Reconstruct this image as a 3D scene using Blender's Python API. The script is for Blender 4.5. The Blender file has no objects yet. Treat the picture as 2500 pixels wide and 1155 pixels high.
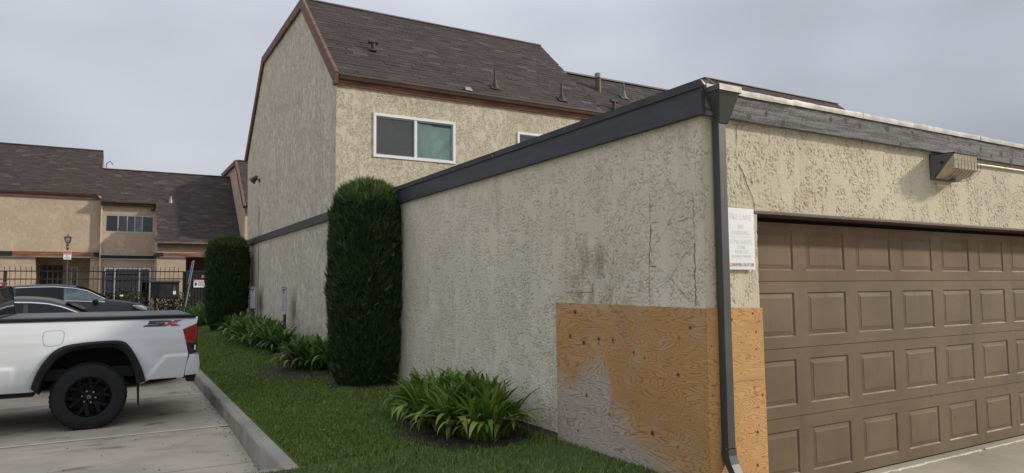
import bpy, bmesh, math, random
import numpy as np
from mathutils import Vector, Matrix
random.seed(7); RNG = np.random.default_rng(11)
SC = bpy.context.scene; COL = SC.collection
rad = math.radians

# ------------------------------------------------------------------ camera, sky, sun, exposure
def make_camera():
    F, yaw, pitch, roll = 1693.87, rad(30.113), rad(4.0636), rad(-0.43624)
    f = Vector((math.sin(yaw)*math.cos(pitch), math.cos(yaw)*math.cos(pitch), math.sin(pitch)))
    r = Vector((math.cos(yaw), -math.sin(yaw), 0)); u = r.cross(f)
    r2 = r*math.cos(roll)+u*math.sin(roll); u2 = -r*math.sin(roll)+u*math.cos(roll)
    cd = bpy.data.cameras.new('camera'); co = bpy.data.objects.new('camera', cd); COL.objects.link(co)
    cd.sensor_fit = 'HORIZONTAL'; cd.sensor_width = 36; cd.lens = 36*F/2500
    cd.clip_start = .05; cd.clip_end = 1500
    m = Matrix((r2, u2, -f)).transposed().to_4x4(); m.translation = (0, 0, 1.6)
    co.matrix_world = m; SC.camera = co
make_camera()
SUN_DIR = Vector((2.1, -1.0, 1.15)).normalized()
def make_world():
    w = bpy.data.worlds.new('World'); SC.world = w; w.use_nodes = True
    t = w.node_tree; t.nodes.clear(); N = t.nodes.new; L = t.links.new
    out = N('ShaderNodeOutputWorld'); bg = N('ShaderNodeBackground'); bg.inputs['Strength'].default_value = .1
    sky = N('ShaderNodeTexSky'); sky.sky_type = 'NISHITA'; sky.sun_disc = False
    sky.sun_elevation = math.asin(SUN_DIR.z); sky.sun_rotation = math.atan2(SUN_DIR.x, SUN_DIR.y)
    tc = N('ShaderNodeTexCoord'); sep = N('ShaderNodeSeparateXYZ'); L(tc.outputs['Generated'], sep.inputs[0])
    def math_(op, a, b=None, clamp=False):
        n = N('ShaderNodeMath'); n.operation = op; n.use_clamp = clamp
        for i, v in enumerate((a, b)):
            if v is None: continue
            if hasattr(v, 'links'): L(v, n.inputs[i])
            else: n.inputs[i].default_value = v
        return n.outputs[0]
    up = math_('MAXIMUM', sep.outputs['Z'], 0.0)
    base = math_('ADD', math_('MULTIPLY', up, 9.2), 3.55)          # standard overcast: zenith brighter than the horizon
    def noise(scale, off, detail, zs):
        m = N('ShaderNodeMapping'); m.inputs['Location'].default_value = off; m.inputs['Scale'].default_value = (1, 1, zs)
        L(tc.outputs['Generated'], m.inputs[0])
        n = N('ShaderNodeTexNoise'); n.inputs['Scale'].default_value = scale; n.inputs['Detail'].default_value = detail
        n.inputs['Roughness'].default_value = .5; L(m.outputs[0], n.inputs['Vector']); return n.outputs['Fac']
    c1 = noise(1.7, (10.863, .541, 10.562), 2, 2.2); c2 = noise(4.5, (.3, 5.2, .7), 4, 2.5)
    var = math_('ADD', math_('MULTIPLY', c1, .75), math_('MULTIPLY', c2, .12))      # about .52 on average
    fac = math_('ADD', math_('MULTIPLY', var, 1.75), .23)
    cloud = math_('MULTIPLY', base, fac)
    rmp = N('ShaderNodeValToRGB'); L(var, rmp.inputs[0])
    rmp.color_ramp.elements[0].position = .35; rmp.color_ramp.elements[0].color = (.88, .94, 1.05, 1)
    rmp.color_ramp.elements[1].position = .7; rmp.color_ramp.elements[1].color = (.95, .985, 1.05, 1)
    vm = N('ShaderNodeVectorMath'); vm.operation = 'SCALE'; L(rmp.outputs[0], vm.inputs[0]); L(cloud, vm.inputs['Scale'])
    mix = N('ShaderNodeMix'); mix.data_type = 'RGBA'; mix.inputs['Factor'].default_value = .93
    L(sky.outputs[0], mix.inputs['A']); L(vm.outputs[0], mix.inputs['B'])
    L(mix.outputs['Result'], bg.inputs[0]); L(bg.outputs[0], out.inputs[0])
make_world()
def make_sun():
    l = bpy.data.lights.new('sun', 'SUN'); l.energy = 3.0; l.angle = rad(3.0); l.color = (1, .93, .80)
    o = bpy.data.objects.new('sun', l); COL.objects.link(o); o.location = (30, -20, 30)
    o.rotation_euler = (-SUN_DIR).to_track_quat('-Z', 'Y').to_euler()
make_sun()
SC.view_settings.view_transform = 'Standard'; SC.view_settings.look = 'None'
SC.view_settings.exposure = 0.12; SC.view_settings.gamma = 1; SC.view_settings.use_curve_mapping = False
SC.cycles.max_bounces = 6; SC.cycles.transparent_max_bounces = 12

# ------------------------------------------------------------------ mesh helpers
class MB:
    def __init__(s): s.v = []; s.f = []; s.mi = []
    def add(s, vs, fs, m=0):
        b = len(s.v); s.v += [tuple(p) for p in vs]; s.f += [tuple(i+b for i in f) for f in fs]; s.mi += [m]*len(fs); return s
    def box(s, x0, x1, y0, y1, z0, z1, m=0):
        return s.add([(x0,y0,z0),(x1,y0,z0),(x1,y1,z0),(x0,y1,z0),(x0,y0,z1),(x1,y0,z1),(x1,y1,z1),(x0,y1,z1)],
            [(3,2,1,0),(4,5,6,7),(0,1,5,4),(1,2,6,5),(2,3,7,6),(3,0,4,7)], m)
    def hexa(s, bot, top, m=0):   # two 4-point loops
        return s.add(list(bot)+list(top), [(3,2,1,0),(4,5,6,7),(0,1,5,4),(1,2,6,5),(2,3,7,6),(3,0,4,7)], m)
    def prism(s, pts, vec, m=0):
        n = len(pts); vec = Vector(vec); a = [Vector(p) for p in pts]; b = [p+vec for p in a]
        return s.add(a+b, [tuple(range(n))[::-1], tuple(range(n, 2*n))]+[(i,(i+1)%n,(i+1)%n+n,i+n) for i in range(n)], m)
    def quad(s, a, b, c, d, m=0): return s.add([a,b,c,d], [(0,1,2,3)], m)
    def tube(s, path, r, n=8, cap=True, m=0):
        P = [Vector(p) for p in path]; rr = r if isinstance(r, (list, tuple)) else [r]*len(P); rings = []
        up = None
        for i, p in enumerate(P):
            d = (P[min(i+1,len(P)-1)]-P[max(i-1,0)]).normalized()
            if up is None: up = Vector((0,0,1)) if abs(d.z) < .9 else Vector((1,0,0))
            a = d.cross(up)
            if a.length < 1e-6: a = d.orthogonal()
            a.normalize(); b = a.cross(d).normalized(); up = b
            rings.append([p+a*rr[i]*math.cos(t*2*math.pi/n)+b*rr[i]*math.sin(t*2*math.pi/n) for t in range(n)])
        vs = [q for rg in rings for q in rg]
        fs = [(i*n+j, i*n+(j+1)%n, (i+1)*n+(j+1)%n, (i+1)*n+j) for i in range(len(P)-1) for j in range(n)]
        if cap: fs += [tuple(range(n))[::-1], tuple(range((len(P)-1)*n, len(P)*n))]
        return s.add(vs, fs, m)
    def lathe(s, prof, c, axis='Z', n=20, m=0, cap=True):   # prof: (radius, height along the axis)
        vs = []
        for r, h in prof:
            for k in range(n):
                a = 2*math.pi*k/n; p, q = r*math.cos(a), r*math.sin(a)
                vs.append((c[0]+p, c[1]+q, c[2]+h) if axis == 'Z' else (c[0]+p, c[1]+h, c[2]+q) if axis == 'Y' else (c[0]+h, c[1]+p, c[2]+q))
        fs = [(i*n+j, i*n+(j+1)%n, (i+1)*n+(j+1)%n, (i+1)*n+j) for i in range(len(prof)-1) for j in range(n)]
        if cap and prof[0][0] > 1e-6: fs.append(tuple(range(n))[::-1])
        if cap and prof[-1][0] > 1e-6: fs.append(tuple(range((len(prof)-1)*n, len(prof)*n)))
        return s.add(vs, fs, m)
    def grid(s, rows, m=0, skip=None):   # rows of equal length
        n = len(rows[0]); vs = [p for r in rows for p in r]
        fs = [(i*n+j, i*n+j+1, (i+1)*n+j+1, (i+1)*n+j) for i in range(len(rows)-1) for j in range(n-1) if not (skip and skip(i, j))]
        return s.add(vs, fs, m)
def origin(p):
    v = Vector((0,0,0))
    while p is not None: v += p.location; p = p.parent
    return v
def link(name, me, parent=None, loc=(0,0,0), rot=(0,0,0)):
    o = bpy.data.objects.new(name, me); COL.objects.link(o); o.location = loc; o.rotation_euler = rot
    if parent: o.parent = parent
    return o
def obj(name, mb, mat, parent=None, smooth=False, bevel=0, base=None, **props):
    off = origin(parent) if parent else Vector(base or (0,0,0))
    me = bpy.data.meshes.new(name); me.from_pydata([tuple(Vector(p)-off) for p in mb.v], [], mb.f)
    for m in (mat if isinstance(mat, (list, tuple)) else [mat]): me.materials.append(m)
    if any(mb.mi): me.polygons.foreach_set('material_index', mb.mi)
    bm = bmesh.new(); bm.from_mesh(me); bmesh.ops.recalc_face_normals(bm, faces=bm.faces); bm.to_mesh(me); bm.free()
    if smooth: me.polygons.foreach_set('use_smooth', [True]*len(me.polygons))
    o = link(name, me, parent, (0,0,0) if parent else off)
    if smooth and smooth != 'all':
        mo = o.modifiers.new('es', 'EDGE_SPLIT'); mo.split_angle = rad(38)
    if bevel:
        b = o.modifiers.new('bevel', 'BEVEL'); b.width = bevel; b.segments = 2; b.limit_method = 'ANGLE'; b.angle_limit = rad(40)
    for k, v in props.items(): o[k] = v
    return o
def np_obj(name, V, Fq, mat, parent=None, smooth=False, **props):   # large numpy meshes: Fq (n,3) or (n,4)
    off = np.array(origin(parent)) if parent else np.zeros(3)
    me = bpy.data.meshes.new(name); nv, nf, k = len(V), len(Fq), Fq.shape[1]
    me.vertices.add(nv); me.vertices.foreach_set('co', (V-off).astype(np.float32).ravel())
    me.loops.add(nf*k); me.loops.foreach_set('vertex_index', Fq.astype(np.int32).ravel())
    me.polygons.add(nf); me.polygons.foreach_set('loop_start', np.arange(0, nf*k, k, dtype=np.int32))
    me.polygons.foreach_set('loop_total', np.full(nf, k, dtype=np.int32))
    if smooth: me.polygons.foreach_set('use_smooth', np.ones(nf, dtype=bool))
    me.materials.append(mat); me.update(calc_edges=True); me.validate()
    o = link(name, me, parent)
    for q, v in props.items(): o[q] = v
    return o
def thing(name, label, cat, loc=(0,0,0), group=None):
    o = link(name, None, None, loc); o['label'] = label; o['category'] = cat; o.empty_display_size = .2
    if group: o['group'] = group
    return o
def tag(o, label, cat, group=None):
    o['label'] = label; o['category'] = cat
    if group: o['group'] = group
    return o
def text(name, body, size, loc, rot, mat, parent, align='CENTER', xs=1.0, extrude=.0004):
    cu = bpy.data.curves.new(name, 'FONT'); cu.body = body; cu.size = size; cu.align_x = align; cu.align_y = 'CENTER'; cu.extrude = extrude
    cu.resolution_u = 3
    tmp = bpy.data.objects.new(name, cu); me = bpy.data.meshes.new_from_object(tmp); bpy.data.objects.remove(tmp); bpy.data.curves.remove(cu)
    me.materials.clear(); me.materials.append(mat)
    o = link(name, me, parent, Vector(loc)-origin(parent), rot); o.scale = (xs, 1, 1); return o
def resample(pts, n):
    P = [Vector(p) for p in pts]; d = [0]
    for a, b in zip(P, P[1:]): d.append(d[-1]+(b-a).length)
    out = []
    for i in range(n):
        t = d[-1]*i/(n-1); k = 0
        while k < len(P)-2 and d[k+1] < t: k += 1
        s = (t-d[k])/max(1e-9, d[k+1]-d[k]); out.append(P[k].lerp(P[k+1], s))
    return out
def smooth_poly(pts, n, it=2):
    P = [Vector(p) for p in pts]
    for _ in range(it):
        Q = [P[0]]
        for a, b in zip(P, P[1:]): Q += [a.lerp(b, .25), a.lerp(b, .75)]
        P = Q+[P[-1]]
    return resample(P, n)
def interp(x, tab):
    return float(np.interp(x, [t[0] for t in tab], [t[1] for t in tab]))
# numpy gradient noise
def gnoise(x, y, seed=0):
    xi = np.floor(x).astype(np.int64); yi = np.floor(y).astype(np.int64); xf = x-xi; yf = y-yi
    def g(ix, iy, fx, fy):
        h = (ix*374761393+iy*668265263+seed*982451653) & 0xffffffff
        h = ((h ^ (h >> 13))*1274126177) & 0xffffffff; h = h ^ (h >> 16)
        a = (h & 0xffff)/65536*2*np.pi; return np.cos(a)*fx+np.sin(a)*fy
    u = xf*xf*xf*(xf*(xf*6-15)+10); v = yf*yf*yf*(yf*(yf*6-15)+10)
    n0 = g(xi, yi, xf, yf)*(1-u)+g(xi+1, yi, xf-1, yf)*u
    n1 = g(xi, yi+1, xf, yf-1)*(1-u)+g(xi+1, yi+1, xf-1, yf-1)*u
    return (n0*(1-v)+n1*v)*1.5
def fbm(x, y, seed=0, oc=3):
    r = 0; a = 1; s = 0
    for i in range(oc): r = r+a*gnoise(x*2**i, y*2**i, seed+i); s += a; a *= .5
    return r/s
def sstep(a, b, x): t = np.clip((x-a)/(b-a), 0, 1); return t*t*(3-2*t)

# ------------------------------------------------------------------ materials
class NT:
    def __init__(s, name):
        s.m = bpy.data.materials.new(name); s.m.use_nodes = True; s.t = s.m.node_tree
        s.b = s.t.nodes['Principled BSDF']; s.out = s.t.nodes['Material Output']
    def n(s, typ, ins=None, out=0, **props):
        k = s.t.nodes.new('ShaderNode'+typ)
        for a, v in props.items(): setattr(k, a, v)
        for a, v in (ins or {}).items(): s.set(k.inputs[a], v)
        return k.outputs[out]
    def set(s, sock, v):
        if hasattr(v, 'links'): s.t.links.new(v, sock)
        elif sock.type == 'RGBA' and len(v) == 3: sock.default_value = (*v, 1)
        else: sock.default_value = v
    def p(s, **kw):
        for a, v in kw.items(): s.set(s.b.inputs[a.replace('_', ' ')], v)
    def pos(s): return s.n('NewGeometry', out='Position')
    def objc(s): return s.n('TexCoord', out='Object')
    def map(s, v, scale=(1,1,1), loc=(0,0,0), rot=(0,0,0)):
        return s.n('Mapping', {'Vector': v, 'Scale': scale, 'Location': loc, 'Rotation': rot})
    def noise(s, v, scale=5, detail=3, rough=.5, dist=0):
        return s.n('TexNoise', {'Vector': v, 'Scale': scale, 'Detail': detail, 'Roughness': rough, 'Distortion': dist}, out='Fac')
    def ma(s, op, a, b=0.0, c=0.0, clamp=False): return s.n('Math', {0: a, 1: b, 2: c}, operation=op, use_clamp=clamp)
    def ss(s, x, a, b, lo=0.0, hi=1.0):
        return s.n('MapRange', {'Value': x, 'From Min': a, 'From Max': b, 'To Min': lo, 'To Max': hi}, interpolation_type='SMOOTHSTEP')
    def mix(s, f, a, b, mode='MIX'):
        k = s.t.nodes.new('ShaderNodeMix'); k.data_type = 'RGBA'; k.blend_type = mode
        s.set(k.inputs['Factor'], f); s.set(k.inputs['A'], a); s.set(k.inputs['B'], b); return k.outputs['Result']
    def ramp(s, x, stops, interp='LINEAR'):
        k = s.t.nodes.new('ShaderNodeValToRGB'); s.t.links.new(x, k.inputs[0]); e = k.color_ramp.elements; k.color_ramp.interpolation = interp
        e[0].position, e[0].color = stops[0][0], (*stops[0][1], 1); e[1].position, e[1].color = stops[-1][0], (*stops[-1][1], 1)
        for q, c in stops[1:-1]: x_ = e.new(q); x_.color = (*c, 1)
        return k.outputs[0]
    def bump(s, h, dist=.01, strength=1.0):
        s.set(s.b.inputs['Normal'], s.n('Bump', {'Height': h, 'Distance': dist, 'Strength': strength}))
    def rnd(s):   # differs per object and per loose piece
        a = s.n('ObjectInfo', out='Random'); b = s.n('NewGeometry', out='Random Per Island')
        return s.ma('FRACT', s.ma('ADD', a, b))
def mat(name, col, rough=.6, metal=0, var=.12, vs=4, bump=0, bs=60, stretch=(1,1,1), spec=.5, coat=0, obj_co=False, isl=0):
    k = NT(name); v = k.map(k.objc() if obj_co else k.pos(), stretch)
    f = k.noise(v, vs, 4, .6); c1 = tuple(c*(1-var) for c in col); c2 = tuple(min(1, c*(1+var)) for c in col)
    c = k.mix(k.ss(f, .3, .7), c1, c2)
    if isl: c = k.mix(1.0, c, k.ramp(k.rnd(), [(0, (1-isl,)*3), (1, (1+isl,)*3)]), 'MULTIPLY')
    k.p(Base_Color=c, Roughness=rough, Metallic=metal, Specular_IOR_Level=spec)
    if coat: k.p(Coat_Weight=coat, Coat_Roughness=.05)
    if bump: k.bump(k.noise(v, bs, 4, .6), bump)
    return k.m
def stucco(name, col, pink=(.46,.31,.22), attr=False, worn=False, groove=.55, relief=.006, worm=24, streak=.5, fine=.0012, shade_dirt=.35):
    k = NT(name); P = k.pos()
    big = k.noise(P, 1.1, 4, .6); pk = k.noise(k.map(P, loc=(7,3,1)), 3.2, 4, .65)
    st = k.noise(k.map(P, (7, 7, .55)), 1.0, 5, .65)
    c = k.mix(k.ss(big, .35, .68), tuple(x*.93 for x in col), tuple(min(1, x*1.05) for x in col))
    c = k.mix(k.ss(pk, .56, .74, 0, .35), c, pink)
    c = k.mix(k.ss(st, .5, .72, 0, streak*.5), c, (col[0]*.62, col[1]*.62, col[2]*.6))
    c = k.mix(k.ss(k.noise(k.map(P, loc=(1,9,4)), 9, 3, .6), .55, .7, 0, .3), c, tuple(min(1, x*1.18) for x in col))
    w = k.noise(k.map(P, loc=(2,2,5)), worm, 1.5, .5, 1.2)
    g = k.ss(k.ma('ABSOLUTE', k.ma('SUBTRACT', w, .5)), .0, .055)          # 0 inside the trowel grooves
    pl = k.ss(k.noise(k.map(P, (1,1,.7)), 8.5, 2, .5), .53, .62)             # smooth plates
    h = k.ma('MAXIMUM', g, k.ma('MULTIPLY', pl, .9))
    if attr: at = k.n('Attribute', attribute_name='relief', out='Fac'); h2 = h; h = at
    c = k.mix(k.ma('MULTIPLY', k.ma('SUBTRACT', 1.0, h), shade_dirt), c, (col[0]*.42, col[1]*.4, col[2]*.36))  # grooves darkened in the base colour: crevice shade painted in along with dirt
    if worn:
        sp = k.n('SeparateXYZ', {0: P}); zz = sp.node.outputs['Z']; yy = sp.node.outputs['Y']
        pale = k.ss(k.noise(k.map(P, (6, 6, 3.2), (3, 8, 2)), 1.0, 5, .7), .50, .62)
        c = k.mix(k.ma('MULTIPLY', pale, k.ss(zz, 2.2, .3, .22, .75)), c, (.72, .68, .585))
        rust_ = k.ma('MULTIPLY', k.ss(k.ma('ABSOLUTE', k.ma('SUBTRACT', yy, 4.75)), .75, .1), k.ss(k.ma('ABSOLUTE', k.ma('SUBTRACT', zz, 1.6)), .55, .1))
        c = k.mix(k.ma('MULTIPLY', rust_, k.ss(k.noise(k.map(P, (4, 4, 2)), 2.0, 5, .7), .40, .66, 0, .8)), c, (.27, .215, .145))
        c = k.mix(k.ss(k.noise(k.map(P, (12, 12, .35), (2, 5, 0)), 1.0, 4, .6), .60, .74, 0, .22), c, (.36, .32, .25))
    k.p(Base_Color=c, Roughness=.92, Specular_IOR_Level=.25)
    hh = k.ma('ADD', k.ma('MULTIPLY', h2 if attr else h, groove), k.ma('MULTIPLY', k.noise(P, 130, 3, .6), fine/relief))
    k.bump(hh, relief, 1.0); return k.m
def shingle_mat(name):
    k = NT(name); P = k.pos(); r = k.rnd()
    c = k.ramp(r, [(0, (.033,.027,.025)), (.3, (.049,.039,.035)), (.5, (.066,.047,.042)), (.62, (.043,.035,.033)), (.84, (.060,.052,.049)), (.95, (.075,.066,.061)), (1, (.105,.097,.09))])
    c = k.mix(k.ss(k.noise(P, 1.3, 3, .6), .3, .7, 0, .45), c, (.062,.046,.041))
    c = k.mix(k.ss(k.noise(k.map(P, (5, 30, 30)), 1.0, 4, .7), .62, .75, 0, .55), c, (.17,.165,.155))
    c = k.mix(k.ss(k.noise(P, 300, 2, .6), .3, .7, 0, .35), c, (.02,.017,.016))
    k.p(Base_Color=c, Roughness=.93, Specular_IOR_Level=.3); k.bump(k.noise(P, 160, 4, .7), .004); return k.m
def plywood(name, axis, grey=False, lift=1.0):
    k = NT(name); P = k.pos(); sx = (1, 1, 1)
    n = k.noise(k.map(P, (1.1, 1.1, 5.5), (.7, .2, .4)), 1.0, 2.6, .5, .7)
    wob = k.noise(k.map(P, (9, 9, 28)), 1.0, 2, .5)
    line = k.ma('FRACT', k.ma('ADD', k.ma('MULTIPLY', n, 31), k.ma('MULTIPLY', wob, 1.1)))
    grain = k.ss(k.ma('ABSOLUTE', k.ma('SUBTRACT', line, .5)), .24, .5, 0, .72)
    fine = k.noise(k.map(P, (6, 6, 240)), 1.0, 3, .6)
    c = k.mix(grain, (.60*lift, .335*lift, .135*lift), (.30*lift, .14*lift, .055*lift))
    c = k.mix(k.ss(fine, .35, .7, 0, .35), c, (.42*lift, .215*lift, .085*lift))
    c = k.mix(k.ss(k.noise(P, 2.2, 4, .6), .42, .7, 0, .4), c, (.42*lift, .22*lift, .095*lift))
    c = k.mix(k.ss(k.noise(k.map(P, (1,1,1.6), (5,2,8)), 1.9, 4, .65), .52, .72, 0, .6 if grey else .3), c, k.mix(grain, (.60*lift,.43*lift,.255*lift), (.32*lift,.18*lift,.09*lift)))
    if grey:
        s_ = k.n('SeparateXYZ', {0: P}); k_y = s_.node.outputs['Y']; k_z = s_.node.outputs['Z']
        u = k.ma('DIVIDE', k.ma('SUBTRACT', k_y, 3.6), 1.8)
        prof = [(5.40,.84),(5.15,.77),(4.97,.84),(4.86,1.0),(4.746,1.04),(4.612,.9),(4.54,.64),(4.346,.5),(4.17,.39),(3.9,.29),(3.62,.22)]
        hz = k.ramp(u, [((y-3.6)/1.8, (z/1.5,)*3) for y, z in sorted(prof)])
        d = k.ma('SUBTRACT', k.ma('MULTIPLY', hz, 1.5), k_z)
        d = k.ma('ADD', d, k.ma('MULTIPLY', k.ma('SUBTRACT', k.noise(P, 4.5, 5, .65), .5), .55))
        gc = k.mix(grain, (.50,.435,.375), (.20,.16,.13)); gc = k.mix(k.ss(fine, .4, .7, 0, .4), gc, (.27,.235,.205))
        c = k.mix(k.ss(d, -.16, .24, 0, .92), c, gc)
        c = k.mix(k.ss(k.noise(k.map(P, loc=(3,1,2)), 2.6, 3, .6), .5, .66, 0, .38), c, k.mix(grain, (.47,.36,.27), (.2,.13,.09)))
    k.p(Base_Color=c, Roughness=.8, Specular_IOR_Level=.25)
    k.bump(k.ma('SUBTRACT', k.ma('MULTIPLY', grain, -.6), k.ma('MULTIPLY', fine, .3)), .0015); return k.m
def wood_grey(name):
    k = NT(name); P = k.pos()
    f = k.noise(k.map(P, (2.5, 2.5, 42)), 1.0, 4, .7, .3); g = k.noise(k.map(P, (70, 70, 140)), 1, 3, .6)
    blotch = k.noise(k.map(P, (1.6, 1.6, 3.0)), 1.6, 4, .65)
    c = k.mix(k.ss(f, .36, .66), (.048,.047,.047), (.165,.162,.158))
    c = k.mix(k.ss(g, .50, .68, 0, .7), c, (.28,.275,.265)); c = k.mix(k.ss(blotch, .55, .72, 0, .65), c, (.06,.058,.06))
    k.p(Base_Color=c, Roughness=.85); k.bump(k.ma('ADD', f, k.ma('MULTIPLY', g, .5)), .004); return k.m
def concrete(name, col, marks=1.0, oil=0.0):
    k = NT(name); P = k.pos()
    c = k.mix(k.ss(k.noise(P, .8, 5, .65), .3, .7), tuple(x*.8 for x in col), tuple(x*1.15 for x in col))
    c = k.mix(k.ss(k.noise(k.map(P, (.7, 1.8, 1)), 1.4, 5, .65), .52, .72, 0, .6*marks), c, (col[0]*.52, col[1]*.49, col[2]*.46))
    c = k.mix(k.ss(k.noise(k.map(P, (.8, 1.5, 1), (4,4,0)), 1.1, 5, .6), .52, .7, 0, .5*marks), c, (col[0]*1.22, col[1]*1.1, col[2]*.9))
    if oil: c = k.mix(k.ss(k.noise(k.map(P, (.9, 2.2, 1), (9,2,0)), 1.3, 4, .6), .60, .70, 0, oil), c, (col[0]*.33, col[1]*.32, col[2]*.3))
    c = k.mix(k.ss(k.noise(P, 160, 3, .7), .4, .75, 0, .35), c, tuple(x*.6 for x in col))
    k.p(Base_Color=c, Roughness=.9, Specular_IOR_Level=.3)
    k.bump(k.ma('ADD', k.noise(P, 180, 4, .7), k.ma('MULTIPLY', k.noise(P, 14, 3, .6), .6)), .003); return k.m
def glass_mat(name, tint=(.8,.86,.85), refl=1.0, rough=.01):
    k = NT(name); tr = k.n('BsdfTransparent', {'Color': (*tint, 1)}); gl = k.n('BsdfGlossy', {'Color': (1,1,1,1), 'Roughness': rough})
    fr = k.n('Fresnel', {'IOR': 1.52}); f = k.ma('MULTIPLY', fr, refl, clamp=True)
    ms = k.n('MixShader', {0: f, 1: tr, 2: gl}); k.t.links.new(ms, k.out.inputs['Surface']); return k.m
def leaf_mat(name, cols, rough=.45, trans=.25, spec=.4):
    k = NT(name); r = k.rnd(); c = k.ramp(r, cols)
    c = k.mix(k.ss(k.noise(k.pos(), 6, 3, .6), .3, .7, 0, .35), c, tuple(x*.6 for x in cols[len(cols)//2][1]))
    k.p(Base_Color=c, Roughness=rough, Specular_IOR_Level=spec)
    tl = k.n('BsdfTranslucent', {'Color': c}); ms = k.n('MixShader', {0: trans, 1: k.b.outputs[0], 2: tl})
    k.t.links.new(ms, k.out.inputs['Surface']); return k.m

M = {}
M['stucco'] = stucco('stucco_near', (.58,.52,.385), attr=True, groove=.15, relief=.003, shade_dirt=.5)
M['stucco_side'] = stucco('stucco_side', (.655,.592,.47), attr=True, worn=True, groove=.15, relief=.003, shade_dirt=.55, streak=.8)
M['stucco_house'] = stucco('stucco_house', (.61,.54,.40), relief=.016, worm=25, shade_dirt=.42)
M['stucco_gable'] = stucco('stucco_gable', (.63,.57,.455), relief=.018, worm=22, streak=.9, shade_dirt=.45)
M['stucco_far'] = stucco('stucco_far', (.52,.405,.295), pink=(.48,.34,.24), relief=.010, worm=30, shade_dirt=.2)
M['shingle'] = shingle_mat('shingle')
M['rust'] = mat('brown_trim', (.135,.066,.047), .75, var=.3, vs=3, bump=.003, bs=30, stretch=(1,1,4))
M['vent_grey'] = mat('vent_grey', (.11,.105,.10), .7, var=.3)
M['vent_brown'] = mat('vent_brown', (.06,.035,.03), .7, var=.3)
M['ridge'] = mat('ridge_metal', (.16,.105,.085), .6, var=.3)
M['rust_dark'] = mat('brown_gutter', (.085,.047,.034), .6, var=.25)
M['orange_trim'] = mat('redwood_trim', (.20,.085,.045), .7, var=.45, vs=3, stretch=(.6,1,5), bump=.002, bs=40)
M['grey_paint'] = mat('dark_grey_paint', (.040,.040,.046), .6, var=.2, vs=2, bump=.002, bs=25, stretch=(1,1,5))
M['grey_pipe'] = mat('grey_downspout_paint', (.062,.063,.064), .45, var=.12, vs=6, bump=.0008, bs=12)
M['dark_band'] = mat('dark_band_paint', (.020,.021,.021), .7, spec=.3, var=.2)
M['wood_grey'] = wood_grey('weathered_fascia')
M['roof_edge'] = mat('roof_edging', (.045,.045,.048), .8, var=.25, bump=.003, bs=40)
M['flashing'] = mat('flashing', (.42,.395,.345), .5, metal=.1, var=.3, vs=7, bump=.002, bs=16)
M['galv'] = mat('galvanised', (.24,.24,.235), .55, metal=.3, var=.25)
M['roof_flat'] = mat('flat_roofing', (.10,.10,.10), .95, var=.3)
M['footing'] = concrete('footing_concrete', (.17,.15,.12))
M['kerb'] = concrete('kerb_concrete', (.29,.272,.235), 1.0, .45)
M['pave'] = concrete('parking_concrete', (.40,.355,.285), .9, .8)
M['drive'] = concrete('driveway_concrete', (.35,.305,.235), .5)
M['paint_line'] = mat('worn_line_paint', (.52,.48,.41), .85, var=.15, vs=9)
M['ply_w'] = plywood('plywood_weathered', 'Y', True, .9)
M['ply_f'] = plywood('plywood_fresh', 'X', False, 1.0)
M['ply_edge'] = mat('plywood_edge', (.34,.19,.09), .9, var=.3, vs=30)
M['knot'] = mat('knot', (.08,.036,.02), .8, var=.5, vs=60)
M['knot_ring'] = mat('knot_ring', (.33,.17,.07), .8, var=.3, vs=40)
M['knot_soft'] = mat('knot_soft', (.44,.25,.12), .8, var=.2, vs=40)
M['crack'] = mat('crack_dark', (.05,.043,.033), 1, var=.3)
def door_paint(name, col):
    k = NT(name); P = k.pos(); c = k.mix(k.ss(k.noise(P, 1.4, 4, .65), .3, .7), tuple(x*.88 for x in col), tuple(x*1.12 for x in col))
    c = k.mix(k.ss(k.noise(k.map(P, (9, 9, .8)), 1.0, 4, .65), .52, .72, 0, .35), c, (col[0]*.62, col[1]*.6, col[2]*.6)); c = k.mix(k.ss(k.noise(k.map(P, (2, 2, 3), (4,1,2)), 2.0, 5, .7), .56, .74, 0, .35), c, (col[0]*1.3, col[1]*1.32, col[2]*1.35))
    k.p(Base_Color=c, Roughness=k.ss(k.noise(P, 5, 3, .6), .3, .7, .45, .7), Specular_IOR_Level=.25); k.bump(k.ma('ADD', k.noise(P, 220, 3, .6), k.ma('MULTIPLY', k.noise(P, 3, 2, .5), 6)), .0008); return k.m
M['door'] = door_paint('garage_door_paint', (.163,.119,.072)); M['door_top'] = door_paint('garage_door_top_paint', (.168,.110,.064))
M['scuff'] = mat('scuff', (.075,.052,.042), .8, var=.3, vs=40)
M['seal'] = mat('rubber_seal', (.012,.012,.012), .7)
M['dark_in'] = mat('dark_interior', (.02,.02,.02), .95)
M['white_frame'] = mat('white_vinyl', (.78,.78,.76), .4, var=.03)
M['grey_frame'] = mat('aluminium_frame', (.40,.41,.42), .45, metal=.4, var=.08)
M['screen'] = mat('insect_screen', (.10,.10,.10), .8, var=.1)
M['curtain_g'] = mat('green_cloth', (.62,.80,.70), .85, var=.15, vs=3)
M['curtain_w'] = mat('pale_cloth', (.45,.46,.45), .9, var=.1, vs=3)
M['glass'] = glass_mat('window_glass', (.93,.96,.95), 1.6)
M['glass_far'] = glass_mat('far_window_glass', (.35,.37,.38), 2.5)
M['black_metal'] = mat('black_ironwork', (.018,.017,.018), .5, var=.2)
M['bronze'] = mat('bronze_metal', (.05,.042,.04), .5, var=.2)
M['brown_wood'] = mat('dark_brown_door', (.055,.028,.022), .6, var=.3, stretch=(4,4,.6))
M['sign_white'] = mat('sign_white', (.78,.78,.78), .5, var=.03)
M['sign_faded'] = mat('faded_print', (.70,.705,.71), .5, var=.03)
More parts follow.
